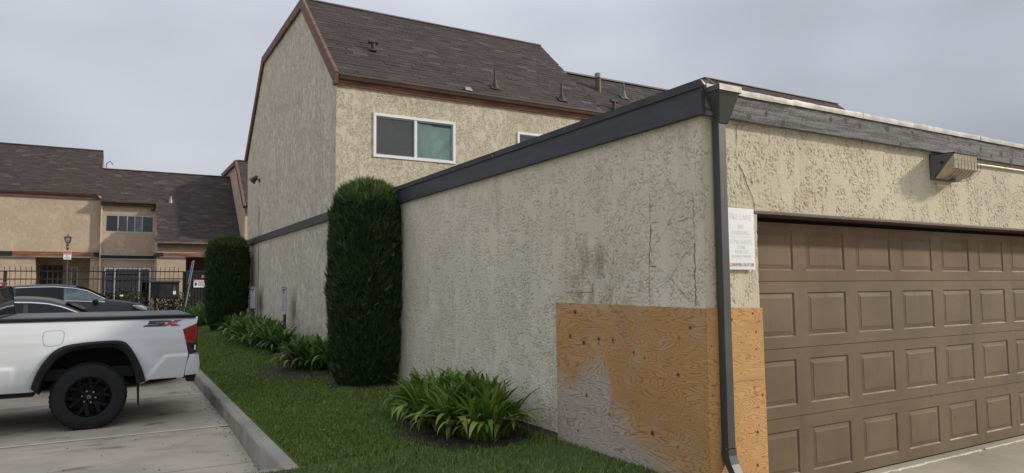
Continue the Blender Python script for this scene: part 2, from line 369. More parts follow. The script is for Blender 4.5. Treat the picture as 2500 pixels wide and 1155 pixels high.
M['sign_red'] = mat('sign_red', (.42,.06,.06), .5, var=.08)
M['sign_redfade'] = mat('faded_red_print', (.36,.10,.13), .5, var=.1)
M['sign_dark'] = mat('sign_dark_print', (.05,.05,.08), .5)
M['sign_blue'] = mat('sign_blue_print', (.06,.07,.15), .5)
M['lens'] = mat('prismatic_lens', (.44,.37,.24), .3, var=.15, vs=20, bump=.002, bs=90)
M['lamp_grey'] = mat('lamp_housing', (.11,.11,.115), .55, var=.12)
M['soil'] = mat('soil', (.032,.022,.015), 1, var=.5, vs=18, bump=.02, bs=30)

# ------------------------------------------------------------------ ground
def pav(y): return .011*(min(max(y, -20), 45)-9.4)-.01
def lawn_z(x, y):
    zk = pav(max(y, 6.0))+.165; zw = .205+.02*max(0.0, y-10)+.012*max(0.0, min(y, 10)-6)
    t = min(max((x-1.42)/2.1, 0), 1); t = t*t*(3-2*t)
    return zk*(1-t)+zw*t
def ground():
    ys = [-300, -40, -8, 2, 4, 5.9, 6.0, 9, 12, 16, 20, 25, 30, 36, 45, 60, 120, 400]; xs = [-400, -60, -20, -8, -4, -2, 0, 1.2, 2, 4, 8, 14, 30, 80, 400]
    m = MB(); m.grid([[(x, y, pav(y)-(.12 if 2 <= y <= 6 and 0 < x < 5 else 0)) for x in xs] for y in ys])
    o = obj('ground', m, M['pave'], smooth='all'); o['kind'] = 'structure'
    d = MB(); d.box(3.61, 14.5, -12, 3.60, -.22, 0); o = obj('driveway', d, M['drive'], bevel=.008); o['kind'] = 'structure'
    d = MB(); d.box(4.15, 9.63, 3.606, 4.6, -.22, .004); o = obj('garage_slab', d, M['drive'], bevel=.004); o['kind'] = 'structure'
    # crumbling expansion joint in front of the door
    m = MB(); pts = [(4.2+i*.08, 3.603+random.uniform(-.006, .006)) for i in range(68)]
    for (a, b), (c, e) in zip(pts, pts[1:]):
        if random.random() < .9:
            w = random.uniform(.008, .016); m.hexa([(a,b-w,.0),(c,e-w,.0),(c,e+w,.0),(a,b+w,.0)], [(a,b-w*.5,.008),(c,e-w*.5,.008),(c,e+w*.5,.009),(a,b+w*.5,.009)])
    o = obj('joint_mortar', m, mat('joint_mortar', (.50,.47,.41), .9, var=.2, vs=30)); o['kind'] = 'structure'
    # faint painted bay lines and saw cuts
    for y, x0, x1, w in ((8.88, -9, 1.25, .038), (11.55, -9, 1.25, .038), (14.25, -9, 1.25, .05)):
        m = MB(); xs_ = np.arange(x0, x1, .11)
        for a in xs_:
            if random.random() < .99: m.quad(*[(p, q, pav(q)+.005) for p, q in ((a, y-w*random.uniform(.7,1)), (a+.11, y-w*random.uniform(.7,1)), (a+.11, y+w*random.uniform(.7,1)), (a, y+w*random.uniform(.7,1)))])
        o = obj('bay_line', m, M['paint_line']); o['kind'] = 'structure'
    m = MB()
    for y in (7.0, 17.2): m.quad((-9, y-.006, pav(y)+.004), (1.26, y-.006, pav(y)+.004), (1.26, y+.006, pav(y)+.004), (-9, y+.006, pav(y)+.004))
    m.quad((-1.9, 6.1, pav(6.1)+.004), (-1.89, 6.1, pav(6.1)+.004), (-1.89, 14, pav(14)+.004), (-1.9, 14, pav(14)+.004))
    o = obj('saw_cut', m, M['crack']); o['kind'] = 'structure'
    # kerb: a long run and a return, cast in lengths
    k = link('kerb', None); k['kind'] = 'structure'; k.empty_display_size = .2
    y = 5.92
    while y < 29.5:
        L = 3.05; a, b = y+.002, min(y+L, 29.5)-.002; m = MB(); n = 34; rows = []
        for i in range(n+1):
            yy = a+(b-a)*i/n; z = pav(yy); w = random.uniform(-.003, .003); ch = random.uniform(.006, .016) if random.random() < .12 else 0
            rows.append([(1.265+w, yy, z-.1), (1.272+w+ch*.6, yy, z+.145-ch), (1.29+w*.7+ch*.4, yy, z+.165-ch*.5), (1.40, yy, z+.168), (1.415, yy, z+.155), (1.415, yy, z-.1)])
        m.grid(rows); m.add(rows[0], [tuple(range(6))]); m.add(rows[-1], [tuple(range(6))])
        obj('kerb_length', m, M['kerb'], k, smooth=True); y += L
    x = 1.262
    while x > -9:
        m = MB(); z = pav(6); m.box(x-2.6, x-.004, 5.92, 6.07, z-.1, z+.155); obj('kerb_length', m, M['kerb'], k, bevel=.012); x -= 2.6
    # lawn sheet
    ys = list(np.arange(2.2, 30, .3)); xs = list(np.linspace(1.405, 3.597, 12))
    m = MB(); m.grid([[(x, y, lawn_z(x, y)+(0 if y > 3.4 else -.0)) for x in xs] for y in ys])
    xs2 = list(np.linspace(-8, 1.405, 20)); ys2 = list(np.arange(2.2, 5.93, .31))+[5.925]
    m.grid([[(x, y, lawn_z(x, y)) for x in xs2] for y in ys2])
    m.add([(-8,2.2,lawn_z(-8,2.2)),(3.597,2.2,lawn_z(3.6,2.2)),(3.597,2.2,-.3),(-8,2.2,-.3)], [(0,1,2,3)])
    g = NT('turf'); c = g.mix(g.ss(g.noise(g.pos(), 2.2, 5, .65), .35, .7), (.06,.09,.016), (.09,.115,.026)); g.p(Base_Color=c, Roughness=1); g.bump(g.noise(g.pos(), 90, 3, .7), .02)
    o = obj('lawn', m, g.m, smooth='all'); o['kind'] = 'structure'
ground()
BARE = [(3.02, 6.35, .62, .95, .95), (3.25, 9.75, .62, .75, 1.0), (2.62, 11.6, .7, 1.2, .55), (2.35, 8.4, .5, .35, .5), (3.25, 12, .4, 1.5, .9), (3.3, 16.8, .5, 3.2, .9), (2.9, 21.3, .8, .7, .9), (2.0, 5.5, .3, .12, .3), (2.2, 5.0, .35, .1, .35), (1.9, 13.6, .3, .3, .4), (3.3, 4.9, .24, .5, .6)]
def bareness(x, y):
    r = np.zeros_like(x)
    for cx, cy, a, b, k in BARE:
        d = ((x-cx)/a)**2+((y-cy)/b)**2+.6*fbm(x*3, y*3, 5); r = np.maximum(r, k*(1-sstep(.55, 1.15, d)))
    return r
def debris():
    m = MB()
    for _ in range(150):
        if random.random() < .6: y = random.uniform(6.2, 14); x = 1.26-abs(random.gauss(0, .10))
        else: x, y = random.uniform(-2.2, 1.2), random.uniform(6.2, 9.2)
        r = random.uniform(.004, .013); z = pav(y)+.002; a = random.uniform(0, 6.3); pts = [(x+r*random.uniform(.6, 1.3)*math.cos(a+t*1.571), y+r*random.uniform(.6, 1.3)*math.sin(a+t*1.571), z) for t in range(4)]; m.hexa(pts, [(p[0]*.7+x*.3, p[1]*.7+y*.3, z+r*.5) for p in pts])
    o = obj('debris', m, mat('grit', (.09,.07,.05), .9, var=.5, vs=30)); o['kind'] = 'stuff'
debris()
def soil():
    for i, (cx, cy, a, b, k) in enumerate(BARE[:7]):
        if k < .8 and i != 2: continue
        m = MB(); n = 28; c = []
        for t in range(n):
            an = 2*math.pi*t/n; rr = random.uniform(.86, 1.08)
            x = min(cx+a*rr*math.cos(an), 3.59); y = cy+b*rr*math.sin(an); c.append((x, y, lawn_z(x, y)+.006))
        ctr = (min(cx, 3.4), cy, lawn_z(cx, cy)+.03); m.add([ctr]+c, [(0, j+1, (j+1) % n+1) for j in range(n)])
        o = obj('soil', m, M['soil'], smooth='all'); o['kind'] = 'structure'
soil()
def grass():
    bands = [(2.6, 6.2, -3.0, 3.58, 30000), (6.0, 8.5, 1.4, 3.58, 26000), (8.5, 13, 1.4, 3.58, 26000), (13, 20, 1.4, 3.58, 22000), (20, 29, 1.4, 3.58, 14000)]
    X = []; Y = []; S = []
    for y0, y1, x0, x1, n in bands:
        n = int(n*2.6); x = RNG.uniform(x0, x1, n); y = RNG.uniform(y0, y1, n)
        ok = ~((x < 1.43) & (y > 5.9)); dens = 1-bareness(x, y)*.985; dens *= .75+.35*fbm(x*1.7, y*1.7, 3)
        ok &= RNG.random(n) < dens; x, y = x[ok], y[ok]; X.append(x); Y.append(y); S.append(np.full(len(x), 1.0 if y0 < 8 else (1.3 if y0 < 13 else 1.7)))
    X = np.concatenate(X); Y = np.concatenate(Y); S = np.concatenate(S); n = len(X)
    Z = np.array([lawn_z(a, b) for a, b in zip(X, Y)])
    h = RNG.uniform(.016, .040, n)*(1+.35*fbm(X*2.3, Y*2.3, 9)); a = RNG.uniform(0, 2*np.pi, n); lean = RNG.uniform(.2, 1.1, n)*h
    w = RNG.uniform(.0022, .0042, n)*S; dx, dy = np.cos(a), np.sin(a); b = RNG.uniform(0, 2*np.pi, n); lx, ly = np.cos(b)*lean, np.sin(b)*lean
    V = np.empty((n, 5, 3)); z0 = Z-.004
    V[:,0] = np.c_[X-dx*w, Y-dy*w, z0]; V[:,1] = np.c_[X+dx*w, Y+dy*w, z0]
    V[:,2] = np.c_[X-dx*w*.8+lx*.4, Y-dy*w*.8+ly*.4, Z+h*.6]; V[:,3] = np.c_[X+dx*w*.8+lx*.4, Y+dy*w*.8+ly*.4, Z+h*.6]; V[:,4] = np.c_[X+lx, Y+ly, Z+h]
    i = np.arange(n)[:,None]*5
    T = np.concatenate([i+np.array([[0,1,3]]), i+np.array([[0,3,2]]), i+np.array([[2,3,4]])])
    k = NT('grass_blade'); r = k.rnd(); c = k.ramp(r, [(0, (.075,.132,.02)), (.5, (.125,.20,.032)), (.9, (.175,.25,.05)), (.97, (.17,.17,.065)), (1, (.24,.20,.10))])
    big = k.noise(k.pos(), 1.6, 4, .6); c = k.mix(k.ss(big, .4, .72, 0, .45), c, (.15,.19,.04)); c = k.mix(k.ss(k.noise(k.map(k.pos(), loc=(3,7,0)), 2.4, 5, .7), .56, .72, 0, .5), c, (.17,.145,.055)); k.p(Base_Color=c, Roughness=.6, Specular_IOR_Level=.25)
    np_obj('grass', V.reshape(-1, 3), T, k.m, kind='stuff')
    # a few fallen leaves
    m = MB()
    for _ in range(60):
        x, y = random.uniform(1.5, 3.3), random.uniform(4.2, 14); z = lawn_z(x, y)+random.uniform(.02, .045); s = random.uniform(.012, .03); t = random.uniform(0, 6.3); dx, dy = math.cos(t)*s, math.sin(t)*s
        m.add([(x-dx,y-dy,z),(x+dy*.4,y-dx*.4,z+.006),(x+dx,y+dy,z),(x-dy*.4,y+dx*.4,z+.004)], [(0,1,2,3)])
    o = obj('fallen_leaves', m, mat('dry_leaf', (.26,.19,.09), .8, var=.4, vs=20)); o['kind'] = 'stuff'
grass()

# ------------------------------------------------------------------ displaced stucco walls
XW = 3.596
def stucco_sheet(name, parent, plane, c, us, zs, material, amp=.006, hole=None, seed=0):
    U, Zz = np.meshgrid(us, zs)
    wx, wy = U+.03*fbm(U*9, Zz*9, seed+40, 2), Zz+.03*fbm(U*9, Zz*9, seed+50, 2)
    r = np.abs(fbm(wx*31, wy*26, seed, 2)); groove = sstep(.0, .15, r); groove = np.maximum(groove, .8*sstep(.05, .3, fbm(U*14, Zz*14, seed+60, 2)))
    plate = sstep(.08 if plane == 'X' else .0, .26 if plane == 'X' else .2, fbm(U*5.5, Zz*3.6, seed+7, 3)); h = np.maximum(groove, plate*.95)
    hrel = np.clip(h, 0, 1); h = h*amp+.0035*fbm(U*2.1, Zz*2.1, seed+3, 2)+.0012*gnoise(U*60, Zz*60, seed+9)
    if plane == 'X': V = np.stack([c-h, U, Zz], -1)
    else: V = np.stack([U, c-h, Zz], -1)
    nz, nu = U.shape; idx = np.arange(nz*nu).reshape(nz, nu)
    q = np.stack([idx[:-1,:-1], idx[:-1,1:], idx[1:,1:], idx[1:,:-1]], -1).reshape(-1, 4)
    if plane == 'X': q = q[:, ::-1]
    if hole is not None:
        um = ((us[:-1]+us[1:])/2)[None,:].repeat(nz-1, 0).ravel(); zm = ((zs[:-1]+zs[1:])/2)[:,None].repeat(nu-1, 1).ravel()
        q = q[~hole(um, zm)]
    o = np_obj(name, V.reshape(-1, 3), q, material, parent, smooth=True)
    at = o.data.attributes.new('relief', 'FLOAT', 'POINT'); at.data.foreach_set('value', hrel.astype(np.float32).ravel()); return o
def ribbon(mb, pts, put, w0=.002, w1=.006):
    P = resample([(u, z, 0) for u, z in pts], max(6, int(sum(math.dist(a, b) for a, b in zip(pts, pts[1:]))/.02)))
    P = [Vector((p.x+random.uniform(-.0065, .0065), p.y+random.uniform(-.0065, .0065), 0)) for p in P]; n = len(P); L = []; R = []
    for i, p in enumerate(P):
        d = (P[min(i+1, n-1)]-P[max(i-1, 0)]).normalized(); e = Vector((-d.y, d.x, 0)); w = random.uniform(w0, w1)*.62*(1 if 0 < i < n-1 else .2)
        L.append(put(p.x+e.x*w, p.y+e.y*w)); R.append(put(p.x-e.x*w, p.y-e.y*w))
    mb.grid([L, R])
garage = thing('garage', 'flat roofed tan stucco garage with dark grey fascia and brown sectional door', 'garage', (3.6, 3.5, 0))
def wood_knots(parent, pts, put, rng=(.010, .019), mats=None):
    for u, z in pts:
        r = random.uniform(*rng); m = MB(); n = 12; st = random.uniform(.8, 1.25)
        def ring(rr, off): return [put(u+rr*st*math.cos(t*2*math.pi/n)*random.uniform(.85, 1.1), z+rr*math.sin(t*2*math.pi/n)*random.uniform(.85, 1.1), off) for t in range(n)]
        m.add([put(u, z, .0022)]+ring(r, .0018), [(0, j+1, (j+1) % n+1) for j in range(n)], 0)
        a, b = ring(r, .0014), ring(r*1.6, .0006); m.add(a+b, [(j, (j+1) % n, n+(j+1) % n, n+j) for j in range(n)], 1)
        obj('knot', m, mats or ([M['knot'], M['knot_ring']] if random.random() < .6 else [M['knot_ring'], M['knot_soft']]), parent)
def build_garage():
    us = [3.535]; 
    us = [3.511]
    while us[-1] < 12.78: us.append(us[-1]+.0062+.0011*(us[-1]-3.5))
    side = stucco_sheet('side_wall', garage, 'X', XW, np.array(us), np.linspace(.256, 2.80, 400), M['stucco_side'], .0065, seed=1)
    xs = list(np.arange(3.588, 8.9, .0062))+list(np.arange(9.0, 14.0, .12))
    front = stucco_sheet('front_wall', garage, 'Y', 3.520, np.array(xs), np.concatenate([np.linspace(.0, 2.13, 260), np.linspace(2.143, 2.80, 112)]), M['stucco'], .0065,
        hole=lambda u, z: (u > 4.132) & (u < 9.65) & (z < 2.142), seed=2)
    m = MB(); m.box(3.63, 13.9, 12.6, 12.74, 0, 2.9); m.box(13.9, 14.0, 3.53, 12.74, 0, 2.9); obj('rear_wall', m, M['stucco_house'], garage)
    m = MB(); m.box(XW+.004, 3.72, 3.53, 12.74, -.2, .30); obj('footing', m, M['footing'], garage)
    m = MB(); m.box(3.585, 14.0, 3.50, 12.74, 2.80, 2.985); obj('roof', m, M['roof_flat'], garage)
    # fascia boards: smooth painted along the side, knotty weathered along the front
    y = 3.462
    while y < 12.72:
        b = min(y+3.66, 12.735); m = MB(); m.box(3.545, 3.584, y+.001, b-.001, 2.787, 2.986); obj('fascia_board', m, M['grey_paint'], garage, bevel=.004); y = b
    x = 3.586
    while x < 14:
        b = min(x+4.27, 14.0); m = MB(); m.box(x+.001, b-.001, 3.461, 3.499, 2.787, 2.968)
        fb = obj('fascia_board', m, M['wood_grey'], garage, bevel=.003, label='weathered grey fascia board with knots'); 
        ks = [(u, 2.80+random.random()*.14) for u in np.arange(x+.25, min(b, 9), .19) if random.random() < .75]
        wood_knots(fb, ks, lambda u, z, o: (u, 3.461-o, z), (.012, .026), [mat('grey_knot', (.035,.034,.035), .8, var=.4, vs=60), mat('grey_knot_ring', (.085,.083,.083), .85, var=.4, vs=50)]); x = b
    y = 3.452
    while y < 12.72:
        b = min(y+3.05, 12.735); m = MB(); m.add([(3.532,y,2.978),(3.532,b-.003,2.978),(3.532,b-.003,3.035),(3.532,y,3.035),(3.62,y,3.05),(3.62,b-.003,3.05),(3.545,b-.003,2.977),(3.545,y,2.977)], [(0,1,2,3),(3,2,5,4),(0,7,6,1)])
        obj('roof_edging', m, M['roof_edge'], garage); y = b
    # bright metal flashing, dented and lapped
    x = 3.585; i = 0
    while x < 14:
        b = min(x+random.choice((.9, 1.15, .7)), 14.0); m = MB(); n = 14; rows = []
        lift = random.uniform(-.003, .004)
        for j in range(n+1):
            u = x+(b+.02-x)*j/n; d = random.uniform(-.003, .003); t = random.uniform(-.004, .004)
            rows.append([(u, 3.447+d+.002*(i % 2), 2.964+lift+random.uniform(-.001,.001)), (u, 3.445+d*.4+.002*(i % 2), 2.985+lift), (u, 3.446+.002*(i % 2), 3.006+lift+t), (u, 3.53, 3.016+lift+t*.5)])
        m.grid(rows); obj('flashing', m, M['flashing'], garage, smooth=True); x = b; i += 1
    m = MB(); m.add([(3.535,3.455,3.035),(3.60,3.44,3.03),(3.63,3.45,2.985),(3.57,3.45,2.995),(3.585,3.52,3.052)], [(0,3,2,1),(0,1,4)]); obj('flashing', m, M['galv'], garage, label='torn bent corner flashing')
    # lintel trim and jambs
    m = MB(); m.box(4.10, 9.68, 3.506, 3.70, 2.118, 2.1405); m.box(4.12, 4.131, 3.53, 3.72, 0, 2.117); m.box(9.65, 9.69, 3.50, 3.72, 0, 2.117)
    obj('door_trim', m, M['rust_dark'], garage, bevel=.003)
    m = MB(); m.box(4.0, 9.8, 3.78, 4.3, 2.10, 2.4); m.box(4.0, 9.8, 3.80, 3.84, 0, 2.6); obj('header', m, M['dark_in'], garage)
    # cracks
    mk = lambda o: (lambda u, z: (XW-.0105-o, u, z)); W = [([(4.062,2.292),(4.061,2.219),(4.072,2.116),(4.061,2.078)], .0015, .003), ([(4.061,2.078),(4.07,1.939),(4.076,1.856),(4.088,1.742)], .003, .006), ([(4.088,1.742),(4.086,1.649),(4.09,1.536),(4.085,1.438)], .001, .003),
        ([(3.612,2.268),(3.604,2.142),(3.609,2.074),(3.606,1.988),(3.602,1.901)], .001, .003), ([(3.602,1.901),(3.606,1.786),(3.607,1.643),(3.605,1.538),(3.609,1.434)], .003, .006), ([(3.609,2.073),(3.686,2.072),(3.755,2.058),(3.798,2.032)], .001, .003),
        ([(3.708,2.221),(3.809,2.122),(3.869,2.037),(3.929,1.981),(4.006,1.914),(4.069,1.856)], .0006, .0018), ([(3.602,1.891),(3.696,1.809),(3.781,1.734),(3.868,1.646),(3.928,1.597)], .0006, .0018), ([(4.077,1.745),(4.004,1.732)], .003, .005), ([(4.004,1.732),(3.924,1.697),(3.813,1.611),(3.732,1.538),(3.70,1.507),(3.605,1.5)], .0008, .0025),
        ([(5.222,1.536),(5.054,1.537),(4.816,1.535)], .002, .004), ([(5.043,1.534),(4.984,1.478)], .001, .003), ([(4.809,1.636),(4.819,1.538)], .002, .003), ([(4.52,1.888),(4.523,1.81),(4.533,1.755)], .0012, .003), ([(4.061,2.078),(3.963,2.077)], .0015, .003), ([(4.565,2.533),(4.513,2.458),(4.508,2.379)], .0008, .002), ([(4.501,1.655),(4.502,1.44)], .0006, .0016)]
    for pts, a, b in W: m = MB(); ribbon(m, pts, mk(0), a, b); obj('crack', m, M['crack'], side)
    fk = lambda u, z: (u, 3.5085, z)
    for pts, a, b in [([(3.901,2.771),(3.942,2.757),(3.964,2.774)], .002, .004), ([(3.943,2.757),(3.939,2.664),(3.93,2.597)], .003, .006), ([(3.93,2.597),(3.932,2.524),(3.946,2.481)], .001, .003), ([(3.946,2.481),(3.976,2.454),(4.009,2.391),(4.042,2.312),(4.087,2.241),(4.105,2.19),(4.111,2.145)], .003, .007), ([(5.334,2.152),(5.471,2.17),(5.518,2.159)], .001, .002)]:
        m = MB(); ribbon(m, pts, fk, a, b); obj('crack', m, M['crack'], front)
    # sectional door: four sections of eight raised panels, behind the opening
    door = MB(); door.box(4.12, 9.66, 3.712, 3.75, -.0, .016); dr = obj('garage_door', door, M['seal'], garage)
    YD = 3.70; X0 = 4.15; PW, PITCH = .50, .6625
    sec = [(.018, .552), (.556, 1.088), (1.092, 1.617), (1.621, 2.085)]; pz = [(.112, .452), (.645, 1.0), (1.18, 1.53), (1.705, 2.03)]
    for (z0, z1), (p0, p1) in zip(sec, pz):
        m = MB(); xs = [X0]; us_ = []
        for c in range(8):
            a = 4.923+(c-1)*PITCH; us_.append((a, a+PW))
        cur = X0
        for a, b in us_:
            m.box(cur, a, YD, YD+.035, z0, z1); m.box(a, b, YD, YD+.035, z0, p0); m.box(a, b, YD, YD+.035, p1, z1); cur = b
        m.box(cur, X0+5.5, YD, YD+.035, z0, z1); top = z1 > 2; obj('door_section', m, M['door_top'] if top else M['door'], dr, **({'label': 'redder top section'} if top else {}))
        for a, b in us_:
            m = MB()
            def rg(i, y): return [(a+i, y, p0+i), (b-i, y, p0+i), (b-i, y, p1-i), (a+i, y, p1-i)]
            R = [rg(0, YD), rg(.010, YD+.009), rg(.014, YD+.009), rg(.044, YD+.004), rg(.046, YD+.002)]
            for p, q in zip(R, R[1:]): m.add(p+q, [(i, (i+1) % 4, (i+1) % 4+4, i+4) for i in range(4)])
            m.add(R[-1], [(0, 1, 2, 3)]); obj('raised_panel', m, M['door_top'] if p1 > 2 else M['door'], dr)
    for pts in ([(6.62,.62),(6.60,.58),(6.61,.55),(6.64,.54),(6.66,.56)], [(7.02,.36),(7.0,.32),(7.03,.30)], [(7.32,.44),(7.36,.43),(7.34,.38)], [(7.62,.36),(7.60,.31)], [(8.02,.33),(8.06,.36),(8.12,.35)]):
        m = MB(); ribbon(m, pts, lambda u, z: (u, YD-.001, z), .0015, .004); obj('scuff_mark', m, M['scuff'], dr)
    # leader head and downspout at the corner
    ds = MB(); X, Y0 = 3.684, 3.440
    prof = [(2.76, 0), (1.2, -.002), (.9, -.004), (.62, -.004), (.48, -.006)]
    def rect(z, dy, w=.072, d=.060, dx=0): return [(X+dx, Y0+dy, z), (X+w+dx, Y0+dy, z), (X+w+dx, Y0+d+dy, z), (X+dx, Y0+d+dy, z)]
    L = [rect(z, d) for z, d in prof]
    for p, q in zip(L, L[1:]): ds.add(p+q, [(i, (i+1) % 4, (i+1) % 4+4, i+4) for i in range(4)])
    dso = obj('downspout', ds, M['grey_pipe'], garage, bevel=.004)
    el = MB(); E = [rect(.475, -.009, .080, .068, -.004), rect(.43, -.010, .080, .068, -.003), rect(.375, -.028, .076, .062, .0), rect(.30, -.07, .078, .062, .004), rect(.23, -.13, .082, .06, .008)]
    for p, q in zip(E, E[1:]): el.add(p+q, [(i, (i+1) % 4, (i+1) % 4+4, i+4) for i in range(4)])
    obj('elbow', el, M['grey_pipe'], dso, bevel=.003)
    h = MB(); h.hexa([(3.688,3.435,2.735),(3.776,3.435,2.735),(3.776,3.459,2.735),(3.688,3.459,2.735)], [(3.588,3.333,2.935),(3.788,3.333,2.935),(3.788,3.459,2.935),(3.588,3.459,2.935)])
    obj('leader_head', h, M['grey_pipe'], dso, bevel=.003)
    h = MB(); h.box(3.580, 3.797, 3.326, 3.4595, 2.937, 2.976); c = obj('leader_cap', h, M['grey_pipe'], dso, bevel=.002)
    h = MB(); h.add([(3.581,3.3235,2.935),(3.799,3.3235,2.935),(3.799,3.3235,2.977),(3.581,3.3235,2.977),(3.81,3.36,2.935),(3.81,3.36,2.977)], [(0,1,2,3),(1,4,5,2)]); obj('flashing', h, M['flashing'], dso)
    # conduit feeding the lamp
    m = MB(); m.tube([(6.84, 3.497, 2.735), (7.6, 3.497, 2.742), (8.6, 3.497, 2.745), (13.5, 3.497, 2.75)], .011, 8); obj('conduit', m, mat('beige_conduit', (.55,.48,.36), .5, var=.1), garage, smooth=True)
build_garage()
def plywood_sheets():
    t = thing('plywood_sheet', 'large weathered plywood sheet nailed low on the side wall, partly bleached grey', 'plywood', (3.59, 4.4, .2))
    m = MB(); m.add([(3.574,3.505,.17),(3.575,5.36,.205),(3.573,5.363,1.443),(3.574,3.506,1.432),(3.586,3.505,.17),(3.586,5.36,.205),(3.586,5.363,1.443),(3.586,3.506,1.432)], [(0,1,2,3),(4,7,6,5),(0,3,7,4),(3,2,6,7),(2,1,5,6),(1,0,4,5)])
    s = obj('sheet', m, M['ply_w'], t)
    wood_knots(t, [(5.06,1.365),(4.724,1.383),(4.719,1.149),(4.933,1.104),(4.272,1.073),(4.148,1.043),(3.767,1.219),(3.783,.951),(4.908,.658),(4.3,.694),(4.596,.547),(4.073,.486),(3.76,.702),(4.47,.829),(5.037,.339),(3.65,1.296),(5.137,1.148),(4.53,1.152),(3.806,.438)], lambda u, z, o: (3.5725-o, u, z), (.008, .017))
    m = MB(); ribbon(m, [(5.35,1.19),(5.26,1.34)], lambda u, z: (3.572, u, z), .001, .002); obj('split', m, M['crack'], t)
    t = thing('plywood_sheet', 'narrow fresh orange plywood strip beside the garage door behind the downspout', 'plywood', (3.9, 3.51, .1))
    m = MB(); yy = 3.497
    m.add([(3.575,yy,.02),(4.155,yy,.02),(4.142,yy,1.426),(3.578,yy,1.434),(3.575,yy+.010,.02),(4.155,yy+.010,.02),(4.142,yy+.010,1.426),(3.578,yy+.010,1.434)], [(0,1,2,3),(4,7,6,5),(0,3,7,4),(3,2,6,7),(2,1,5,6),(1,0,4,5)])
    obj('sheet', m, M['ply_f'], t)
    wood_knots(t, [(4.065,1.389),(3.843,1.348),(4.14,1.331),(4.094,1.253),(4.091,1.131),(4.073,1.082),(3.941,1.186),(4.06,.859),(3.838,.817),(4.141,.8),(4.093,.718),(3.833,.697),(4.096,.591),(4.076,.543),(3.821,.5),(4.065,.313),(3.64,1.176),(3.64,.837)], lambda u, z, o: (u*.9935, yy-o, z), (.005, .010))
    for pts in ([(3.977,1.321),(4.132,1.329),(4.16,1.335)], [(3.62,.905),(3.795,.906),(3.95,.915),(4.168,.907)], [(4.0,.79),(4.12,.80)], [(3.95,.535),(4.14,.55)]):
        m = MB(); ribbon(m, pts, lambda u, z: (u*.9935, yy-.001, z), .0006, .002); obj('split', m, M['crack'], t)
plywood_sheets()
def garage_sign():
    t = thing('wall_sign', 'sun bleached white sign with faded lettering between downspout and garage door', 'sign', (3.97, 3.50, 1.92))
    m = MB(); m.box(3.795, 4.073, 3.489, 3.495, 1.703, 2.145); p = obj('panel', m, M['sign_white'], t, bevel=.002); R = (rad(90), 0, 0)
    for body, z, s, xs in (('FIRE LANE', 2.085, .062, .82), ('NO', 2.015, .045, .8), ('PARKING', 1.972, .045, 1.0), ('TOW AWAY', 1.905, .048, .86), ('ZONE', 1.868, .036, .9), ('VEHICLES', 1.835, .036, .9), ('ILLEGALLY PARKED', 1.803, .028, .8)):
        text('lettering', body, s, (3.934, 3.4885, z-.004), R, M['sign_faded'], p, xs=xs)
    text('lettering', 'LLENAWERRA.310-679-7100', .036, (3.934, 3.4885, 1.737), R, M['sign_redfade'], p, xs=.56)
    m = MB(); m.box(3.812, 4.055, 3.488, 3.4888, 1.937, 1.940); m.box(3.81, 4.06, 3.488, 3.4888, 1.716, 1.718); obj('rule', m, M['sign_faded'], p)
garage_sign()
def wall_lamp():
    t = thing('wall_lamp', 'caged grey flood lamp under the fascia above the garage door', 'lamp', (6.6, 3.5, 2.66))
    x0, x1, yb, yf, zb, zt = 6.445, 6.815, 3.508, 3.285, 2.538, 2.765
    m = MB(); m.box(x0-.004, x1+.004, yb-.028, yb, zb-.006, zt+.006); obj('back_plate', m, M['lamp_grey'], t, bevel=.006)
    m = MB(); tri = lambda x: [(x, yb-.029, zt), (x, yf, zt-.012), (x, yf+.01, zt-.05), (x, yb-.045, zb+.03), (x, yb-.029, zb)]
    for a, b in ((x0, x0+.008), (x1-.008, x1)): m.prism(tri(a), (b-a, 0, 0))
    m.add([(x0,yb-.029,zt+.001),(x1,yb-.029,zt+.001),(x1,yf-.002,zt-.011),(x0,yf-.002,zt-.011),(x0,yb-.029,zt-.006),(x1,yb-.029,zt-.006),(x1,yf-.002,zt-.02),(x0,yf-.002,zt-.02)], [(0,1,2,3),(4,7,6,5),(0,3,7,4),(1,5,6,2),(2,6,7,3)])
    m.box(x0+.11, x1-.16, yb-.16, yb-.10, zb-.026, zb-.002); obj('housing', m, M['lamp_grey'], t)
    m = MB(); i = .004; m.add([(x0-.001,yf+.004,zt-.022),(x1+.001,yf+.004,zt-.022),(x1+.001,yf+.012,zb+.075),(x0-.001,yf+.012,zb+.075),(x1+.001,yf+.075,zb+.022),(x0-.001,yf+.075,zb+.022),(x1+.001,yb-.04,zb+.004),(x0-.001,yb-.04,zb+.004)],
        [(0,1,2,3),(3,2,4,5),(5,4,6,7),(0,3,5,7),(1,6,4,2)]); obj('lens', m, M['lens'], t)
    m = MB()
    for k in range(8):
        x = x0+.012+(x1-x0-.005+.012)*k/7; m.tube([(x, yf-.0, zt-.0), (x, yf-.014, zt-.006), (x, yf-.015, zb+.07), (x, yf+.06, zb+.006), (x, yb-.06, zb-.010)], .0018, 5)
    for z, y in ((zt-.004, yf-.014), (2.68, yf-.016), (zb+.07, yf-.016)): m.tube([(x0-.004, y+.03, z), (x0+.004, y, z), (x1+.014, y, z), (x1+.02, y+.05, z), (x1+.02, yb-.06, z)], .0018, 5)
    obj('cage', m, M['black_metal'], t)
    m = MB(); m.lathe([(.012, 0), (.012, .012), (0, .012)], (x0-.012, yb-.11, 2.675), 'X', 8); obj('knob', m, M['black_metal'], t)
wall_lamp()

